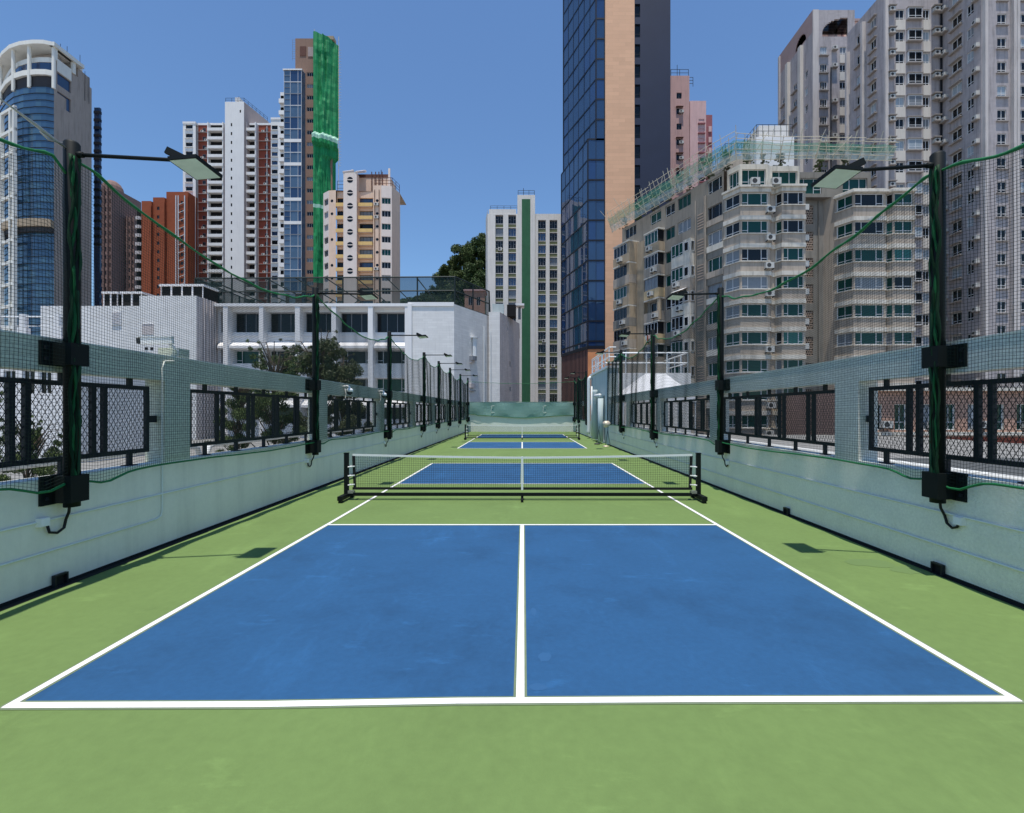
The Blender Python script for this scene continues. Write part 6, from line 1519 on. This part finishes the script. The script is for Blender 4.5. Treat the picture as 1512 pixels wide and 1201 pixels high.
for i, (p, y, Y) in enumerate(spots):
    x, Y, z, s = placed[i]
    cm, tm = kinds[i % 4]
    lab = {0: 'tallest tree at the top of the wooded hill, beside the striped block', 6: 'lone lighter tree at the left end of the hill crest'}.get(i, 'dense dark green tree on the wooded hill behind the school cage')
    o = put_tree('hill_tree', cm, tm, (x, Y, z), rnd.random()*6.28, s, lab, 'trees on the wooded hill')
    # trees stand on the slope
spot_list = [(474,505,21.5,.9,'tall feathery tree behind the second left light post',0),(405,524,20.0,.75,'lower bushy feathery tree left of the second light post',1),(506,535,24.0,.8,'feathery tree between the second and third left light posts',2),(352,560,23.0,.6,'small feathery shrub like tree low behind the left railing',1)]
fk = []
for s in range(3):
    r2 = random.Random(70+s); cl = []
    for q in range(46):
        zz = r2.uniform(1.2, 8.2); wd = 2.0*(1-((zz-3.0)/6.5)**2 if zz > 3 else .9)
        cl.append(((r2.gauss(0,.62)*wd, r2.gauss(0,.62)*wd, zz), r2.uniform(.28,.6)))
    for q in range(9):
        an = r2.random()*6.28; rr = r2.uniform(.2,1.5); h0 = r2.uniform(6.0,8.0)
        for t in range(4): cl.append(((rr*math.cos(an)*(1+.15*t), rr*math.sin(an)*(1+.15*t), h0 + .45*t), .26-.05*t))
    cm, tm = tree_meshes(80+s, 8, cl, 30000, .032, .17, ['leaf_olive','leaf_mid','leaf_olive'][s], .11, .8); fk.append((cm.mesh('crown'), tm.mesh('trunk')))
for p, y, Y, s, lab, k in spot_list:
    x = wx(p, Y); z = -1.6; sc = (wz(y,Y)+1.6)/8.4
    put_tree('feathery_tree', fk[k][0], fk[k][1], (x, Y, z), p*.7, sc, lab, 'trees behind the left railing')
for i, (x, y, s, lab) in enumerate(((-12.3, 9.3, .42, 'leafy shrub behind the nearest left railing at the picture edge'), (-11.6, 11.2, .36, 'smaller leafy shrub behind the nearest left railing'), (-14.5, 12.5, .45, 'farther leafy shrub behind the nearest left railing'))):
    o = put_tree('leafy_shrub', fk[1][0], fk[1][1], (x, y, -1.6), i*2.1, s, lab, 'shrubs behind the nearest railing')

pth = [(15.0,69.5),(16.4,66.3),(17.6,63.4),(18.9,60.4),(20.2,57.5),(21.4,54.6),(22.6,52.6),(24.6,52.2),(26.4,52.3),(29.0,53.6),(33.4,53.6),(36.2,53.6)]
for i, (x, y) in enumerate(pth):
    put_tree('rooftop_plant', fk[i % 3][0], fk[i % 3][1], (x, y, 27.93), i*1.3, .24+.09*((i*7)%4)/3, 'leafy green plant growing on the old roof behind the bamboo scaffold', 'plants on the scaffolded roof')

# ================================================================== LIGHT, SKY, CAMERA
sun_dir = Vector((.035, .205, -1)).normalized(); elev = math.asin(-sun_dir.z)
w = bpy.data.worlds.new('World'); SC.world = w; w.use_nodes = True
nt = w.node_tree; bg = nt.nodes['Background']; sky = nt.nodes.new('ShaderNodeTexSky'); sky.sky_type = 'NISHITA'; sky.sun_disc = False
sky.sun_elevation = elev; sky.sun_rotation = math.pi; sky.altitude = 5000; sky.air_density = 2.5; sky.dust_density = 0; sky.ozone_density = 10
nt.links.new(sky.outputs[0], bg.inputs['Color']); bg.inputs['Strength'].default_value = .14
ld = bpy.data.lights.new('sun', 'SUN'); ld.energy = 4.6; ld.angle = R(.53); ld.color = (1, .95, .87)
so = bpy.data.objects.new('sun', ld); COL.objects.link(so); so.rotation_euler = sun_dir.to_track_quat('-Z', 'Y').to_euler(); so.location = (0, 0, 60)
cd = bpy.data.cameras.new('camera'); co = bpy.data.objects.new('camera', cd); COL.objects.link(co); SC.camera = co
co.location = (0, 0, CH); co.rotation_euler = (R(90), 0, 0); cd.sensor_fit = 'HORIZONTAL'; cd.sensor_width = 36; cd.lens = 36*F_/1512
cd.shift_x = -15/1512; cd.shift_y = 6.5/1512; cd.clip_start = .05; cd.clip_end = 6000
SC.view_settings.view_transform = 'Standard'; SC.view_settings.look = 'None'; SC.view_settings.exposure = 0; SC.view_settings.gamma = 1
SC.render.engine = 'CYCLES'; SC.cycles.max_bounces = 8; SC.cycles.transparent_max_bounces = 24
for o in SC.objects:
    if '_base' in o: del o['_base']
